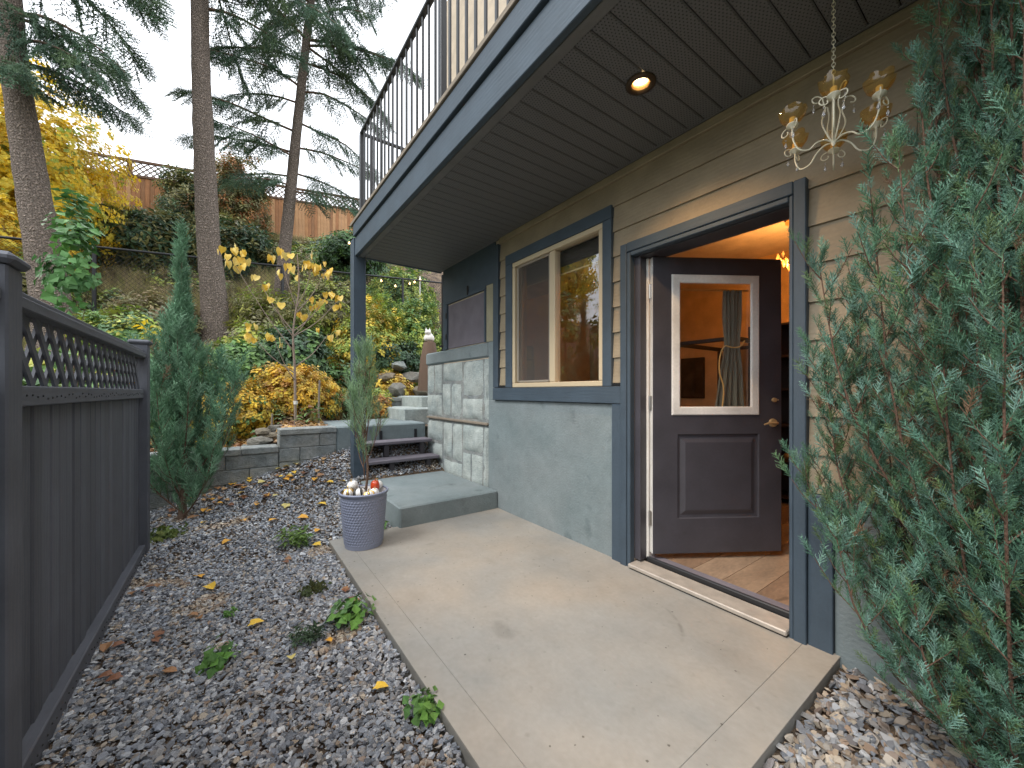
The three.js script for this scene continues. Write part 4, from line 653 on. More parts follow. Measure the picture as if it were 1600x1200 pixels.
function conifer(name, label, path, r0, r1, limbs, seed, extra) {
  const o = thing(name, label, 'tree', 'tall trees on the slope'), R = rng(seed), C = new THREE.CatmullRomCurve3(path), pts = C.getPoints(90), L = C.getLength();
  part(o, 'trunk', tube(pts, pts.map((_, i) => lerp(r0, r1, Math.pow(i / 90, 0.8)) * (1 + 0.45 * Math.exp(-i / 3))), 26, (a, l, r) => r * 0.16 * fbm(Math.cos(a * 6.283) * 4, Math.sin(a * 6.283) * 4, l * 3.2, 4)), M.bark);
  const lists = TW.map(() => []);
  for (const [y, az, len, droop, dens = 1, sc = 1] of limbs) {
    let t = 0; for (let i = 0; i <= 90; i++) if (pts[i].y < y) t = i / 90; const p = C.getPoint(t), a = az * Math.PI / 180, d = V(Math.cos(a), 0, Math.sin(a));
    const lp = [0, 0.3, 0.6, 0.85, 1].map(f => p.clone().addScaledVector(d, len * f).add(V((R() - 0.5) * 0.1, len * (0.12 * f - droop * f * f), (R() - 0.5) * 0.1))), LC = new THREE.CatmullRomCurve3(lp);
    part(o, 'limb', tube(LC.getPoints(14), Array.from({ length: 15 }, (_, i) => lerp(0.026, 0.005, i / 14) * (0.6 + len * 0.25)), 6), M.twig);
    const n = Math.round(len * 15 * dens);
    for (let i = Math.round(n * 0.12); i <= n; i++) { const f = i / n, q = LC.getPoint(f), tg = LC.getTangent(f), sd = V().crossVectors(tg, V(0, 1, 0)).multiplyScalar(i % 2 ? 1 : -1), dd = tg.clone().multiplyScalar(0.55).addScaledVector(sd, 0.75 * (1 - f * 0.7)).add(V(0, -0.25 - 0.75 * R(), 0)); lists[Math.floor(R() * 4)].push([place(q, dd, R() * 6.28, sc * (0.32 + 0.36 * R()) * (1.15 - 0.55 * f)), mixc(spruceP, R, 0.3).multiplyScalar(1.4)]); }
  }
  TW.forEach((g, i) => { if (lists[i].length) instances(o, 'needles', g, M.leafy, lists[i]); });
  return seat(o, path[0].x, path[0].y, path[0].z);
}
const crownLimbs = (R, y0, y1, n, l0, l1) => Array.from({ length: n }, (_, i) => [lerp(y0, y1, i / n), i * 137.5 + R() * 40, lerp(l0, l1, i / n) * (0.8 + 0.4 * R()), 0.25 + 0.2 * R(), 0.8, 1.2]);
conifer('spruce_tree', 'thick leaning spruce trunk behind the near fence post', [V(-2.02, 1.7, -8.45), V(-2.12, 2.75, -8.5), V(-2.3, 4.4, -8.5), V(-2.46, 6.1, -8.5), V(-2.75, 14, -8.7)], 0.25, 0.1, [[5.9, 10, 1.25, 0.5, 1.5], [6.2, 40, 1.3, 0.5, 1.5], [6.5, -5, 1.3, 0.55, 1.4], [5.6, 70, 0.9, 0.4, 1.2], [6.6, 30, 1.5, 0.6, 1.3], ...crownLimbs(rng(41), 7.4, 13.5, 30, 2.0, 0.8)], 51);
conifer('spruce_tree', 'straight grey spruce trunk in the middle of the slope', [V(-0.2, 1.75, -8.8), V(-0.22, 2.72, -8.8), V(-0.29, 3.65, -8.8), V(-0.37, 5.6, -8.8), V(-0.42, 7.4, -8.8), V(-0.45, 15, -8.9)], 0.235, 0.11, [[8.3, 10, 1.5, 0.3, 1.0], ...crownLimbs(rng(42), 8.8, 14.5, 26, 2.4, 0.8)], 52);
conifer('spruce_tree', 'slender slanting spruce trunk in front of the cedar fence', [V(0.85, 2.3, -10.2), V(0.93, 3.4, -10.2), V(1.08, 5.2, -10.2), V(1.26, 7.3, -10.2), V(1.45, 9.4, -10.2), V(1.9, 14, -10.2)], 0.165, 0.07, [[9.0, 190, 2.0, 0.4, 1.2], [8.4, 165, 1.9, 0.35, 1.2], [7.9, 185, 1.5, 0.4, 1.1], [7.2, 172, 2.1, 0.16, 1.1], [6.8, 190, 1.9, 0.22, 1.1], [6.6, 155, 1.6, 0.2, 1.0], [6.2, 200, 1.3, 0.3, 0.9], [8.9, 5, 1.7, 0.4, 1.1], [8.2, 15, 1.8, 0.4, 1.1], [7.5, -5, 1.7, 0.35, 1.1], [6.9, 10, 1.7, 0.25, 1.0], [6.3, -5, 1.7, 0.3, 1.0], [5.8, 20, 1.5, 0.3, 0.9], [9.3, -20, 2.4, 0.3, 1.1], [9.6, 30, 2.6, 0.35, 1.1], [5.9, 170, 1.1, 0.35, 0.9], ...crownLimbs(rng(43), 9.4, 13.5, 24, 2.3, 0.7)], 53);

// ---------------------------------------------------------------- broad-leaved shrubs and trees
function leafSprig(R, n, w) { // several folded leaves on a short twig, one unit long along +y
  const A = []; spike(A, V(0, 0, 0), V(0, 0.9, 0), 0.02);
  for (let i = 0; i < n; i++) {
    const p = V(0, 0.15 + 0.75 * i / n, 0), d = dirv(i * 2.4 + R(), 0.1 + 0.6 * R()), s = V().crossVectors(d, V(0, 1, 0)).normalize().multiplyScalar(w * (0.8 + 0.4 * R())), l = 0.5 * (0.75 + 0.5 * R()), u = V().crossVectors(s, d).normalize();
    const a = p.clone().addScaledVector(d, 0.08), m = a.clone().addScaledVector(d, l * 0.42).addScaledVector(u, -0.04), t = a.clone().addScaledVector(d, l).addScaledVector(u, -0.1 - 0.15 * R()), L = m.clone().add(s).addScaledVector(u, 0.06), K = m.clone().sub(s).addScaledVector(u, 0.06);
    for (const [x, y, z] of [[a, L, m], [a, m, K], [L, t, m], [m, t, K]]) A.push(x.x, x.y, x.z, y.x, y.y, y.z, z.x, z.y, z.z);
  }
  return soupGeo(A);
}
const SPR = [0, 1, 2].map(() => leafSprig(RS, 7, 0.17)), SLIM = [0, 1].map(() => leafSprig(RS, 9, 0.09)), WIDE = [0, 1].map(() => leafSprig(RS, 5, 0.26));
function shrub(name, label, cat, x, z, rx, ry, rz, n, size, pal, seed, k = {}) {
  const o = thing(name, label, cat, k.group), R = rng(seed), y0 = k.y ?? hy(x, z) - 0.03, set = k.set ?? SPR, lists = set.map(() => []), stems = [];
  for (let i = 0; i < (k.stems ?? 9); i++) { const a = i * 2.4, e = V(Math.cos(a) * rx * 0.75, ry * (k.cy ?? 0.85) * (0.9 + 0.5 * R()), Math.sin(a) * rz * 0.75); stems.push(tube(curve([V(Math.cos(a) * 0.03, 0, Math.sin(a) * 0.03), V(e.x * 0.4, e.y * 0.55, e.z * 0.4), e], 6), [7, 6, 5, 4, 3, 2, 1.5].map(q => q * 0.001 * (k.stem ?? 1)), 5)); }
  part(o, 'stems', mergeGeometries(stems), M.twig).userData.kind = 'stuff';
  for (let i = 0; i < n; i++) {
    const a = R() * 6.283, u = R() * 2 - 1, s = Math.sqrt(1 - u * u), rad = Math.pow(R(), 0.4), d = V(Math.cos(a) * s, u, Math.sin(a) * s), lump = 1 + 0.95 * fbm(d.x * 1.6 + seed, d.y * 1.6, d.z * 1.6 + seed, 2);
    const p = V(d.x * rx * rad * lump, ry * (k.cy ?? 0.85) + d.y * ry * rad * lump, d.z * rz * rad * lump); if (p.y < 0.02) p.y = 0.02 + R() * 0.1; if (fbm(p.x * 4 / size * 0.1 + seed, p.y * 4 / size * 0.1, p.z * 4 / size * 0.1, 2) < (k.gap ?? -0.15)) continue;
    lists[Math.floor(R() * set.length)].push([place(p, d.clone().add(V((R() - 0.5) * 1.2, k.lift ?? 0.5, (R() - 0.5) * 1.2)), R() * 6.28, size * (0.65 + 0.7 * R())), mixc(R() < (k.mix ?? 0) ? k.pal2 : pal, R, 0.25).multiplyScalar(1.35)]);
  }
  set.forEach((g, i) => instances(o, 'foliage', g, M.leafThin, lists[i]));
  o.position.set(x, y0, z); return o;
}
const gold = [[0.50, 0.36, 0.03], [0.46, 0.28, 0.02], [0.40, 0.33, 0.045], [0.26, 0.18, 0.03]], amberP = [[0.32, 0.16, 0.02], [0.38, 0.25, 0.03], [0.2, 0.09, 0.02]], yellow = [[0.52, 0.38, 0.02], [0.47, 0.33, 0.015], [0.45, 0.38, 0.05]], green = [[0.06, 0.13, 0.03], [0.09, 0.17, 0.04], [0.045, 0.1, 0.035]], dark = [[0.03, 0.07, 0.03], [0.045, 0.09, 0.035], [0.025, 0.055, 0.03]], olive = [[0.13, 0.13, 0.04], [0.17, 0.16, 0.05], [0.1, 0.09, 0.04]], lime = [[0.2, 0.27, 0.04], [0.16, 0.22, 0.04], [0.3, 0.3, 0.05]], rust = [[0.22, 0.09, 0.03], [0.3, 0.14, 0.04]], drab = [[0.16, 0.12, 0.07], [0.22, 0.17, 0.09], [0.12, 0.1, 0.05]];
shrub('golden_shrub', 'golden orange low shrub left of the staked sapling', 'shrub', 0.12, -6.25, 0.42, 0.37, 0.3, 1700, 0.09, gold, 101, { pal2: green, mix: 0.18, group: 'golden autumn shrubs' });
shrub('golden_shrub', 'golden orange low shrub right behind the sapling stem', 'shrub', 0.72, -6.45, 0.46, 0.39, 0.3, 1900, 0.09, gold, 102, { pal2: amberP, mix: 0.3, group: 'golden autumn shrubs' });
shrub('golden_shrub', 'golden orange low shrub between the sapling and the support post', 'shrub', 1.1, -6.75, 0.36, 0.35, 0.3, 1300, 0.09, gold, 103, { pal2: green, mix: 0.25, group: 'golden autumn shrubs' });
shrub('golden_shrub', 'golden orange shrub half hidden by the juniper on the left', 'shrub', -0.25, -6.0, 0.26, 0.26, 0.24, 800, 0.085, gold, 104, { pal2: lime, mix: 0.4, group: 'golden autumn shrubs' });
shrub('leafy_shrub', 'deep green leafy shrub beyond the juniper and left of the sapling', 'shrub', 0.2, -7.25, 0.5, 0.42, 0.4, 1100, 0.16, green, 105, { group: 'green shrubs on the slope' });
shrub('leafy_shrub', 'dark green shrub directly behind the golden shrubs', 'shrub', 0.9, -7.4, 0.5, 0.42, 0.4, 1000, 0.16, dark, 106, { pal2: green, mix: 0.3, group: 'green shrubs on the slope' });
shrub('leafy_shrub', 'dark green shrub just left of the support post', 'shrub', 1.55, -7.5, 0.45, 0.45, 0.4, 900, 0.16, green, 107, { pal2: rust, mix: 0.08, group: 'green shrubs on the slope' });
shrub('berry_shrub', 'yellow green shrub right of the support post', 'shrub', 2.4, -8.3, 0.75, 1.05, 0.6, 3800, 0.12, lime, 108, { pal2: gold, mix: 0.35, group: 'yellow green shrubs past the post' });
shrub('berry_shrub', 'yellow green shrub with orange tints near the downspout', 'shrub', 3.4, -8.5, 0.75, 1.2, 0.6, 3800, 0.12, lime, 109, { pal2: green, mix: 0.45, group: 'yellow green shrubs past the post' });
shrub('berry_shrub', 'amber tinted shrub low behind the support post', 'shrub', 2.5, -7.55, 0.5, 0.42, 0.4, 1000, 0.13, gold, 110, { pal2: amberP, mix: 0.5, group: 'yellow green shrubs past the post' });
shrub('leafy_shrub', 'dark green shrub above the boulders by the stone wall', 'shrub', 2.75, -8.0, 0.55, 0.3, 0.3, 700, 0.14, dark, 111, { group: 'green shrubs on the slope', y: 1.6 });
shrub('leafy_shrub', 'bright green low plant beside the boulders', 'plant', 2.05, -6.95, 0.26, 0.22, 0.2, 300, 0.13, lime, 112, { group: 'green shrubs on the slope', y: 0.75 });
shrub('leafy_shrub', 'rusty orange tinged low plant beside the concrete steps', 'plant', 2.0, -6.6, 0.18, 0.2, 0.15, 200, 0.11, amberP, 113, { pal2: rust, mix: 0.4, y: 0.72 });
shrub('leafy_shrub', 'broad green leafy shrub seen above the lattice', 'shrub', -1.45, -6.6, 0.6, 0.5, 0.4, 900, 0.2, green, 114, { pal2: lime, mix: 0.3, set: WIDE, group: 'shrubs behind the lattice fence' });
shrub('leafy_shrub', 'green and yellow shrub between the lattice fence and the juniper', 'shrub', -0.85, -6.4, 0.45, 0.55, 0.4, 800, 0.18, green, 115, { pal2: yellow, mix: 0.12, set: WIDE, group: 'shrubs behind the lattice fence' });
shrub('leafy_shrub', 'dense green shrub showing through the fence lattice', 'shrub', -1.5, -4.6, 0.55, 0.75, 0.7, 1200, 0.2, green, 116, { pal2: lime, mix: 0.3, set: WIDE, y: -0.06 });
shrub('flowering_shrub', 'yellow flowering stems rising behind the juniper', 'plant', -0.74, -7.0, 0.24, 0.62, 0.25, 260, 0.15, yellow, 117, { pal2: green, mix: 0.35, gap: -0.05 });
shrub('maple_sapling', 'young maple with big green leaves above the fence', 'tree', -1.36, -6.1, 0.17, 0.6, 0.2, 210, 0.15, [[0.035, 0.1, 0.03], [0.05, 0.13, 0.035], [0.07, 0.17, 0.04]], 118, { set: WIDE, gap: 0.0, stem: 1.3, cy: 3.4, stems: 3 });
shrub('yew_shrub', 'dark evergreen mound under the left part of the cedar fence', 'shrub', -1.7, -12.6, 0.95, 0.6, 0.8, 2000, 0.3, dark, 119, { pal2: olive, mix: 0.4, set: SLIM, group: 'dark evergreens below the cedar fence' });
shrub('yew_shrub', 'dark evergreen mound between the two middle trunks', 'shrub', 0.1, -12.3, 0.8, 0.6, 0.8, 1700, 0.3, dark, 120, { pal2: olive, mix: 0.4, set: SLIM, group: 'dark evergreens below the cedar fence' });
shrub('bronze_shrub', 'tall olive and bronze shrub rising over the cedar fence', 'shrub', 0.15, -14.2, 0.85, 1.6, 0.5, 2600, 0.2, olive, 121, { pal2: rust, mix: 0.3, set: SLIM, gap: -0.04 });
shrub('bronze_shrub', 'olive shrub hiding the cedar fence beside the central trunk', 'shrub', -1.0, -14.1, 0.5, 1.1, 0.5, 1400, 0.2, olive, 122, { pal2: dark, mix: 0.5, set: SLIM, gap: -0.04 });
shrub('leafy_shrub', 'green bush below the cedar fence near the balcony corner', 'shrub', 3.1, -12.4, 0.9, 0.7, 0.8, 1500, 0.24, green, 123, { pal2: dark, mix: 0.5 });
shrub('leafy_shrub', 'pale olive bush behind the chain link fence, right of the slender trunk', 'shrub', 1.9, -10.3, 0.9, 0.6, 0.6, 1300, 0.2, lime, 124, { pal2: olive, mix: 0.6, gap: -0.12 });
shrub('leafy_shrub', 'dry olive bush around the foot of the slender trunk', 'shrub', 0.7, -9.0, 0.7, 0.5, 0.5, 900, 0.2, olive, 125, { pal2: lime, mix: 0.4, gap: -0.12, set: SLIM });
shrub('leafy_shrub', 'dry bronze bush below the chain link left of the central trunk', 'shrub', -0.95, -8.9, 0.6, 0.42, 0.5, 800, 0.2, drab, 126, { pal2: olive, mix: 0.5, gap: -0.12, set: SLIM });
shrub('bronze_shrub', 'shaded olive bush at the far left beyond the chain link fence', 'shrub', -3.0, -10.2, 0.8, 0.6, 0.6, 1100, 0.22, olive, 127, { pal2: lime, mix: 0.4, gap: -0.15, set: SLIM });
shrub('leafy_shrub', 'yellow green bush high on the slope behind the balcony post', 'shrub', 3.9, -10.6, 0.9, 0.9, 0.7, 2000, 0.17, lime, 132, { pal2: green, mix: 0.4, group: 'yellow green shrubs past the post' });
shrub('leafy_shrub', 'green bush below the chain link between the two left trunks', 'shrub', -1.3, -8.2, 0.55, 0.4, 0.5, 900, 0.15, lime, 133, { pal2: green, mix: 0.5, gap: -0.15 });
shrub('leafy_shrub', 'light green bush between the sapling and the central trunk', 'shrub', 0.35, -8.2, 0.6, 0.4, 0.5, 1000, 0.15, lime, 134, { pal2: olive, mix: 0.4, gap: -0.15 });
shrub('maple_tree', 'bright yellow autumn maple behind the leaning trunk', 'tree', -3.35, -11.6, 1.5, 2.0, 1.3, 9500, 0.135, yellow, 128, { pal2: lime, mix: 0.14, set: WIDE, gap: -0.06, stem: 5, cy: 1.05, lift: 0.1 });
shrub('maple_tree', 'low yellow maple left of the leaning trunk', 'tree', -3.6, -10.6, 1.0, 0.9, 0.9, 4200, 0.13, yellow, 129, { pal2: gold, mix: 0.3, set: WIDE, gap: -0.06, stem: 3, cy: 1.2, lift: 0.1 });
shrub('maple_tree', 'tall golden maple far left beyond the yellow one', 'tree', -6.4, -12.5, 2.2, 2.4, 2.0, 4500, 0.26, yellow, 130, { pal2: lime, mix: 0.3, set: WIDE, gap: -0.12, stem: 6, cy: 1.2, lift: 0.1 });
shrub('garden_tree', 'green garden tree standing beyond the lattice fence', 'tree', -6.0, -7.4, 1.5, 2.2, 1.5, 2200, 0.32, green, 131, { pal2: lime, mix: 0.35, set: WIDE, gap: -0.15, stem: 6, cy: 1.1, y: -0.1 });

// ground cover on the slope: dry grass, litter and ivy
{
  const R = rng(61), A = []; for (let i = 0; i < 16; i++) { const a = R() * 6.28, e = 0.6 + R() * 0.9, p = V((R() - 0.5) * 0.25, 0, (R() - 0.5) * 0.25), q = p.clone().addScaledVector(dirv(a, e), 0.5 + R() * 0.5); spike(A, p, q, 0.014); } const tuft = soupGeo(A);
  const grass = [], ivy = [[], [], []];
  for (let i = 0; i < 20000; i++) { const z = -5.7 - Math.pow(R(), 0.8) * 9.2, x = lerp(-6, 5.2, R()) * (0.6 + 0.4 * (-z / 15)); if (x > 1.0 && x < 4 && z > -7.1 || z > -6.15 && R() < 0.85) continue; const p = V(x, hy(x, z) - 0.01, z); const g = fbm(x * 0.7, z * 0.7, 5, 3);
    if (g > 0.0 && z < -7 || R() < 0.2) grass.push([place(p, V((R() - 0.5) * 0.5, 1, (R() - 0.5) * 0.5), R() * 6, 0.18 + R() * 0.25), mixc(R() < 0.55 ? drab : olive, R, 0.3).multiplyScalar(1.6)]); else ivy[i % 3].push([place(p.add(V(0, 0.02 + R() * 0.08, 0)), V((R() - 0.5), 0.8, (R() - 0.5) + 0.3), R() * 6, 0.12 + R() * 0.12), mixc(z > -7.2 ? (R() < 0.45 ? green : R() < 0.5 ? rust : drab) : R() < 0.35 ? lime : R() < 0.45 ? green : R() < 0.6 ? olive : drab, R, 0.3).multiplyScalar(1.25)]); }
  const a = instances(scene, 'dry_grass', tuft, M.leafy, grass); a.userData.label = 'dry straw grass scattered over the slope'; a.userData.category = 'grass';
  SPR.forEach((g, i) => { const b = instances(scene, numbered('ground_cover'), g, M.leafThin, ivy[i]); b.userData.label = 'low ivy and weeds covering the slope'; b.userData.category = 'ground cover'; });
}
// ---------------------------------------------------------------- staked sapling with yellow leaves
{
  const o = thing('staked_sapling', 'bare young tree with clusters of big yellow leaves and stakes beside it', 'tree'), R = rng(71), bx = 0.71, bz = -5.9, y0 = hy(bx, bz);
  const stem = curve([V(bx, y0 - 0.05, bz), V(bx - 0.01, 1.5, bz), V(bx - 0.03, 2.0, bz + 0.02), V(bx + 0.04, 2.6, bz), V(bx + 0.02, 3.05, bz)], 30);
  part(o, 'trunk', tube(stem, stem.map((_, i) => lerp(0.019, 0.006, i / 30)), 8), M.twigPale);
  const band = part(o, 'white_tie', new THREE.CylinderGeometry(0.026, 0.026, 0.045, 12, 1), M.white, bx, 1.06, bz);
  const pts = [[-0.088, 2.889], [-0.044, 2.835], [0.064, 2.936], [0.116, 2.907], [-0.044, 2.718], [0.103, 2.785], [0.142, 2.785], [0.109, 2.715], [0.269, 2.655], [0.386, 2.585], [0.456, 2.936], [0.556, 2.998], [0.615, 2.968], [0.593, 2.854], [0.637, 2.803], [0.52, 2.715], [0.88, 3.047], [0.726, 2.708], [0.802, 2.876], [0.849, 2.902], [0.934, 2.848], [0.982, 2.892], [1.063, 2.969], [1.063, 2.801], [1.111, 2.88], [0.542, 2.326], [0.407, 2.375], [0.927, 2.445], [1.006, 2.412], [1.071, 2.58], [1.153, 2.61], [1.211, 2.574], [1.095, 2.477], [1.295, 2.55], [1.278, 2.43], [0.966, 2.354], [0.749, 2.241], [0.833, 2.225], [0.162, 2.021], [0.235, 2.012], [0.188, 1.888], [0.235, 1.867], [0.435, 1.883], [0.492, 1.871], [0.966, 2.021], [1.219, 2.035], [1.103, 1.936], [0.513, 1.781]];
  const hubs = [[0.02, 2.8, 1.75], [0.3, 2.66, 2.0], [0.55, 2.9, 2.3], [0.9, 2.88, 2.3], [1.08, 2.88, 2.2], [1.1, 2.55, 2.0], [1.25, 2.5, 1.9], [0.47, 2.34, 1.9], [0.95, 2.42, 1.9], [0.2, 1.95, 1.45], [0.46, 1.85, 1.4], [1.1, 2.0, 1.5]];
  const hz = hubs.map(() => (R() - 0.5) * 0.35);
  hubs.forEach(([x, y, s], i) => { const st = stem.reduce((a, b) => Math.abs(b.y - s) < Math.abs(a.y - s) ? b : a), e = V(x, y, bz + hz[i]), m = st.clone().lerp(e, 0.5).add(V(0, -0.06, 0.02)); part(o, 'branch', tube(curve([st, m, e], 10), Array.from({ length: 11 }, (_, k) => lerp(0.0085, 0.003, k / 10)), 5), M.twigPale); });
  const lf = (() => { const h = [[0, 0], [0.42, 0.1], [0.55, -0.25], [0.42, -0.62], [0.14, -0.95], [0, -1.12]], A = [], P = (x, y) => V(x, y, 0.22 * x * x + 0.12 * y * y); for (let i = 0; i < 5; i++) for (const s of [-1, 1]) { const a = P(s * h[i][0], h[i][1]), b = P(s * h[i + 1][0], h[i + 1][1]), c = P(0, -0.42); c.z -= 0.04; const t = s > 0 ? [a, c, b] : [a, b, c]; for (const q of t) A.push(q.x, q.y, q.z); } return soupGeo(A); })();
  const lm = [[0.8, 0.56, 0.09], [0.74, 0.5, 0.06], [0.84, 0.66, 0.2]].map(c => phy({ color: lin(...c), roughness: 0.65, transmission: 0.35, thickness: 0, side: THREE.DoubleSide }));
  for (const [x, y] of pts) { let bi = 0; hubs.forEach((h, i) => { if (Math.hypot(h[0] - x, h[1] - y) < Math.hypot(hubs[bi][0] - x, hubs[bi][1] - y)) bi = i; }); const n = 2 + Math.floor(R() * 2); for (let i = 0; i < n; i++) { const l = part(o, 'leaf', lf, lm[Math.floor(R() * 3)], x + (R() - 0.5) * 0.07, y + 0.03 + (R() - 0.5) * 0.05, bz + hz[bi] + (R() - 0.5) * 0.14); l.scale.setScalar(0.06 + R() * 0.034); l.rotation.set((R() - 0.4) * 1.1, R() * 6.28, (R() - 0.5) * 0.8); } }
  seat(o, bx, y0, bz);
  const st = (x, z, h, label) => { const y = hy(x, z); const g = tube([V(0, -0.1, 0), V(0.004, h * 0.5, 0), V(0.012, h - 0.01, 0), V(0.012, h, 0)], [0.015, 0.014, 0.0135, 0.008], 8); const s = single('wooden_stake', label, 'stake', boxUV(g), M.weathered, 'stakes beside the sapling'); s.position.set(x, y, z); };
  st(0.43, -5.85, 0.38, 'short wooden stake left of the sapling'); st(0.98, -5.85, 0.62, 'taller wooden stake right of the sapling');
}
// ---------------------------------------------------------------- rocks, ornament, lights
{
  const R = rng(83), rk = [std({ map: T.block, color: lin(0.8, 0.72, 0.64), roughness: 0.95, bumpMap: T.grit, bumpScale: 0.02 }), std({ map: T.block, color: lin(0.75, 0.6, 0.45), roughness: 0.95, bumpMap: T.grit, bumpScale: 0.02 }), std({ map: T.stone, color: lin(0.62, 0.6, 0.58), roughness: 0.95, bumpMap: T.grit, bumpScale: 0.02 })];
  const b = (name, label, x, y, z, sx, sy, sz, k, grp) => { const o = single(name, label, 'rock', rockGeo(R, sx, sy, sz, 22), rk[k], grp); o.position.set(x, y, z); o.rotation.set((R() - 0.5) * 0.3, R() * 6, (R() - 0.5) * 0.3); };
  for (const [x, y, z, a, c, d, k, l] of [[0.28, 0.62, -5.52, 0.15, 0.07, 0.11, 0, 'grey flat rock at the left of the pile on the retaining wall'], [0.42, 0.66, -5.6, 0.14, 0.06, 0.12, 1, 'brown rock in the middle of the pile on the retaining wall'], [0.33, 0.72, -5.66, 0.13, 0.06, 0.1, 1, 'tan rock on top of the pile on the retaining wall'], [0.46, 0.75, -5.72, 0.12, 0.07, 0.1, 0, 'dark grey rock at the back of the pile on the retaining wall'], [0.15, 0.56, -5.5, 0.06, 0.04, 0.05, 2, 'small pale rock left of the pile on the retaining wall']]) b('rock', l, x, y, z, a, c, d, k, 'rocks on the retaining wall');
  for (const [x, y, z, a, c, d, k, l] of [[2.55, 1.22, -7.2, 0.3, 0.16, 0.2, 0, 'rough brown boulder on the short block wall'], [3.0, 1.2, -7.15, 0.26, 0.14, 0.2, 1, 'tan boulder next to the brown one beside the stone wall'], [2.45, 1.48, -7.5, 0.26, 0.12, 0.2, 1, 'mossy tan boulder in the middle of the rockery'], [2.95, 1.5, -7.5, 0.3, 0.13, 0.2, 0, 'grey brown boulder at the middle right of the rockery'], [2.75, 1.72, -7.7, 0.38, 0.11, 0.2, 2, 'long flat grey boulder topping the rockery']]) b('boulder', l, x, y, z, a, c, d, k, 'boulders of the rockery');
  const s = thing('tree_stump', 'rough brown stump behind the end of the stone wall', 'stump'); part(s, 'stump_wood', tube([V(0, -0.6, 0), V(0, 0, 0), V(0.01, 0.28, 0), V(0.01, 0.3, 0)], [0.2, 0.15, 0.1, 0.06], 18, (a, l, r) => r * 0.6 * fbm(a * 12, l * 5, 3, 2)), M.twig); s.position.set(2.93, 1.82, -6.62);
  const w = thing('garden_ornament', 'small white garden figurine on the stump by the downspout', 'ornament'); part(w, 'body', new THREE.LatheGeometry([[0.001, 0], [0.08, 0], [0.1, 0.04], [0.09, 0.09], [0.05, 0.14], [0.001, 0.15]].map(p => new THREE.Vector2(...p)), 24).scale(1, 1, 0.8), M.white); part(w, 'head', new THREE.SphereGeometry(0.05, 20, 14).scale(1.15, 0.95, 1), M.white, -0.035, 0.155, 0.03); for (const k of [-1, 1]) part(w, 'ear', new THREE.ConeGeometry(0.02, 0.06, 10), M.white, -0.035 + k * 0.034, 0.215, 0.03); w.position.set(2.93, 2.12, -6.62);
  const L = thing('string_lights', 'string of warm glowing bulbs over the shrubs behind the house', 'lights'), em = std({ color: 0xffffff, emissive: lin(1, 0.6, 0.22), emissiveIntensity: 2.2 });
  const wire = [[0.9, 4.6, -10.6], [2.35, 4.85, -10], [3.0, 3.95, -9.6], [3.35, 3.88, -9.6], [3.72, 4.0, -9.6], [3.85, 4.06, -9.6], [4.0, 4.15, -9.6], [4.8, 4.5, -9.6]].map(p => V(...p));
  part(L, 'cable', tube(curve(wire, 40), 0.005, 4), M.black);
  const bulb = new THREE.LatheGeometry([[0, -0.05], [0.022, -0.035], [0.024, -0.02], [0.01, 0], [0.009, 0.015]].map(p => new THREE.Vector2(...p)), 12);
  wire.slice(1, 7).forEach(p => part(L, 'bulb', bulb, em, p.x, p.y - 0.015, p.z));
  part(L, 'pole', tube([V(4.0, 2.6, -9.62), V(4.0, 4.2, -9.62)], 0.02, 8), M.steel); seat(L, 3.3, 3, -9.7);
}
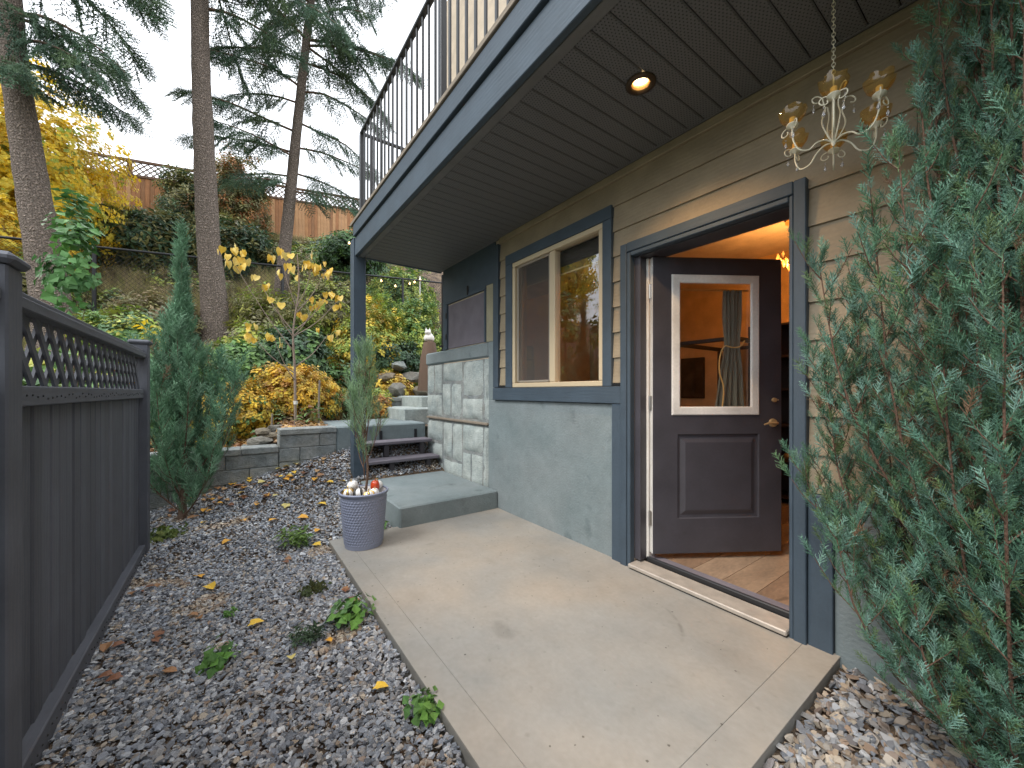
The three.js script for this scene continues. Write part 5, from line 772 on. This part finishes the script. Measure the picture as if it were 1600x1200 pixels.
// ---------------------------------------------------------------- weeds and fallen leaves on the gravel
{
  const R = rng(91), weedM = M.leafThin;
  const weed = (label, x, z, n, s, set, pal, up = 0.5) => { const o = thing('weed', label, 'weed', 'weeds in the gravel'); const lists = set.map(() => []); for (let i = 0; i < n; i++) lists[i % set.length].push([place(V((R() - 0.5) * s * 0.9, 0, (R() - 0.5) * s * 0.9), dirv(R() * 6.28, up + R() * 0.5), R() * 6, s * (0.5 + 0.5 * R())), mixc(pal, R, 0.2)]); set.forEach((g, i) => instances(o, 'leaves', g, weedM, lists[i])); o.position.set(x, gy(x, z) + 0.01, z); };
  const wg = [[0.08, 0.2, 0.025], [0.12, 0.26, 0.04], [0.06, 0.15, 0.03]];
  weed('broad leaved green weed against the patio edge', 0.545, -2.22, 14, 0.14, WIDE, wg); weed('dark feathery weed in the gravel left of the broad leaved one', 0.31, -2.17, 18, 0.1, SLIM, [[0.06, 0.11, 0.05], [0.04, 0.08, 0.04]], 0.7); weed('bright green weed near the fence side of the gravel', -0.034, -2.25, 9, 0.1, WIDE, wg);
  weed('grassy tuft in the gravel left of the planter', 0.463, -3.54, 16, 0.16, SLIM, [[0.14, 0.24, 0.04], [0.1, 0.18, 0.04]], 0.95); weed('clover like weed at the slab edge nearest the camera', 0.6, -1.42, 16, 0.09, WIDE, wg); weed('flat mossy weed in the gravel beside the patio edge', 0.42, -2.67, 16, 0.09, SPR, [[0.1, 0.11, 0.03], [0.07, 0.1, 0.03]], 0.1); weed('green weed tucked between the planter and the concrete step', 1.08, -3.5, 14, 0.13, WIDE, wg); weed('mossy weed at the foot of the far fence post', -0.42, -4.3, 20, 0.12, SPR, [[0.1, 0.15, 0.03], [0.14, 0.17, 0.03]], 0.2); weed('tiny green sprout in the middle of the gravel', 0.003, -2.67, 5, 0.07, WIDE, wg);
  const lg = (() => { const o = [[0, 0], [0.16, 0.2], [0.42, 0.28], [0.36, 0.5], [0.3, 0.78], [0, 1.05]], A = [], P = (x, y) => V(x, 0.25 * Math.abs(x) + 0.12 * Math.sin(y * 3), y - 0.5); for (let i = 0; i < 5; i++) for (const s of [-1, 1]) { const a = P(s * o[i][0], o[i][1]), b = P(s * o[i + 1][0], o[i + 1][1]), c = P(0, 0.45); for (const q of s > 0 ? [a, b, c] : [a, c, b]) A.push(q.x, q.y, q.z); } return soupGeo(A); })();
  const mk = (c) => phy({ color: lin(...c), roughness: 0.6, transmission: 0.15, thickness: 0, side: THREE.DoubleSide }), ym = [mk([0.75, 0.48, 0.04]), mk([0.72, 0.36, 0.03]), mk([0.66, 0.55, 0.18])], bm = [mk([0.3, 0.15, 0.06]), mk([0.2, 0.08, 0.035]), mk([0.42, 0.25, 0.11])];
  const leaf = (x, z, s, m, label, grp) => { const o = single('fallen_leaf', label, 'leaf', lg, m, grp); o.scale.setScalar(s); o.position.set(x, gy(x, z) + 0.016, z); o.rotation.set((R() - 0.5) * 0.5, R() * 6.28, (R() - 0.5) * 0.5); };
  leaf(0.505, -1.63, 0.062, ym[0], 'lone bright yellow leaf on the gravel nearest the camera'); leaf(0.39, -2.09, 0.055, ym[1], 'orange leaf on the gravel beside the feathery weed'); leaf(0.23, -2.06, 0.05, ym[2], 'pale cream leaf on the gravel left of the feathery weed');
  for (const [x, z] of [[1.0, -4.5], [0.9, -4.7], [0.32, -4.17], [0.22, -4.6], [0.38, -4.7], [0.45, -4.43], [-0.19, -4.45], [-0.15, -4.7], [0.62, -3.75], [0.56, -3.43], [-0.02, -3.9], [0.1, -4.3], [0.55, -4.1], [0.75, -4.3], [-0.1, -3.09], [0.11, -2.46], [-0.17, -3.3]]) leaf(x, z, 0.055 + R() * 0.045, ym[Math.floor(R() * 3)], 'yellow fallen leaf on the gravel between the fence and the planter', 'yellow leaves on the gravel');
  for (let i = 0; i < 80; i++) { const x = lerp(-0.5, 1.05, R()), z = lerp(-5.18, -4.55, Math.pow(R(), 1.5) * 0.9) ; leaf(x, z, 0.04 + R() * 0.05, R() < 0.3 ? ym[Math.floor(R() * 3)] : bm[Math.floor(R() * 3)], 'dry fallen leaf in the litter along the retaining wall', 'leaf litter along the retaining wall'); }
  for (const [x, z] of [[-0.46, -2.65], [-0.24, -2.25], [-0.31, -2.62], [-0.14, -2.74], [-0.46, -3.29], [-0.39, -3.3], [-0.42, -2.37], [0.32, -3.24], [0.57, -2.55], [0.6, -2.4]]) for (let k = 0; k < 2; k++) leaf(x + (R() - 0.5) * 0.07, z + (R() - 0.5) * 0.07, 0.035 + R() * 0.03, bm[Math.floor(R() * 2)], 'brown curled leaf on the open gravel', 'brown leaves on the open gravel');
  const lit = []; for (let i = 0; i < 2200; i++) { const x = lerp(-1.4, 1.9, R()), z = -5.46 - Math.pow(R(), 1.6) * 1.4; if (x > 1.05 && z > -6.4) continue; const e = new THREE.Euler((R() - 0.5) * 1.2, R() * 6.28, (R() - 0.5) * 1.2), s = 0.04 + R() * 0.05; lit.push([new THREE.Matrix4().compose(V(x, hy(x, z) + 0.015 + R() * 0.02, z), new THREE.Quaternion().setFromEuler(e), V(s, s, s)), mixc([[0.32, 0.17, 0.07], [0.2, 0.09, 0.04], [0.5, 0.3, 0.08], [0.42, 0.3, 0.17]], R, 0.3)]); }
  const o = instances(scene, 'leaf_litter', lg, M.leafThin, lit); o.userData.label = 'brown leaf litter on the soil above the retaining wall'; o.userData.category = 'leaf litter';
}
scene.traverse(o => { if (o.isMesh) { o.castShadow = o.receiveShadow = true; } });
renderer.render(scene, camera);
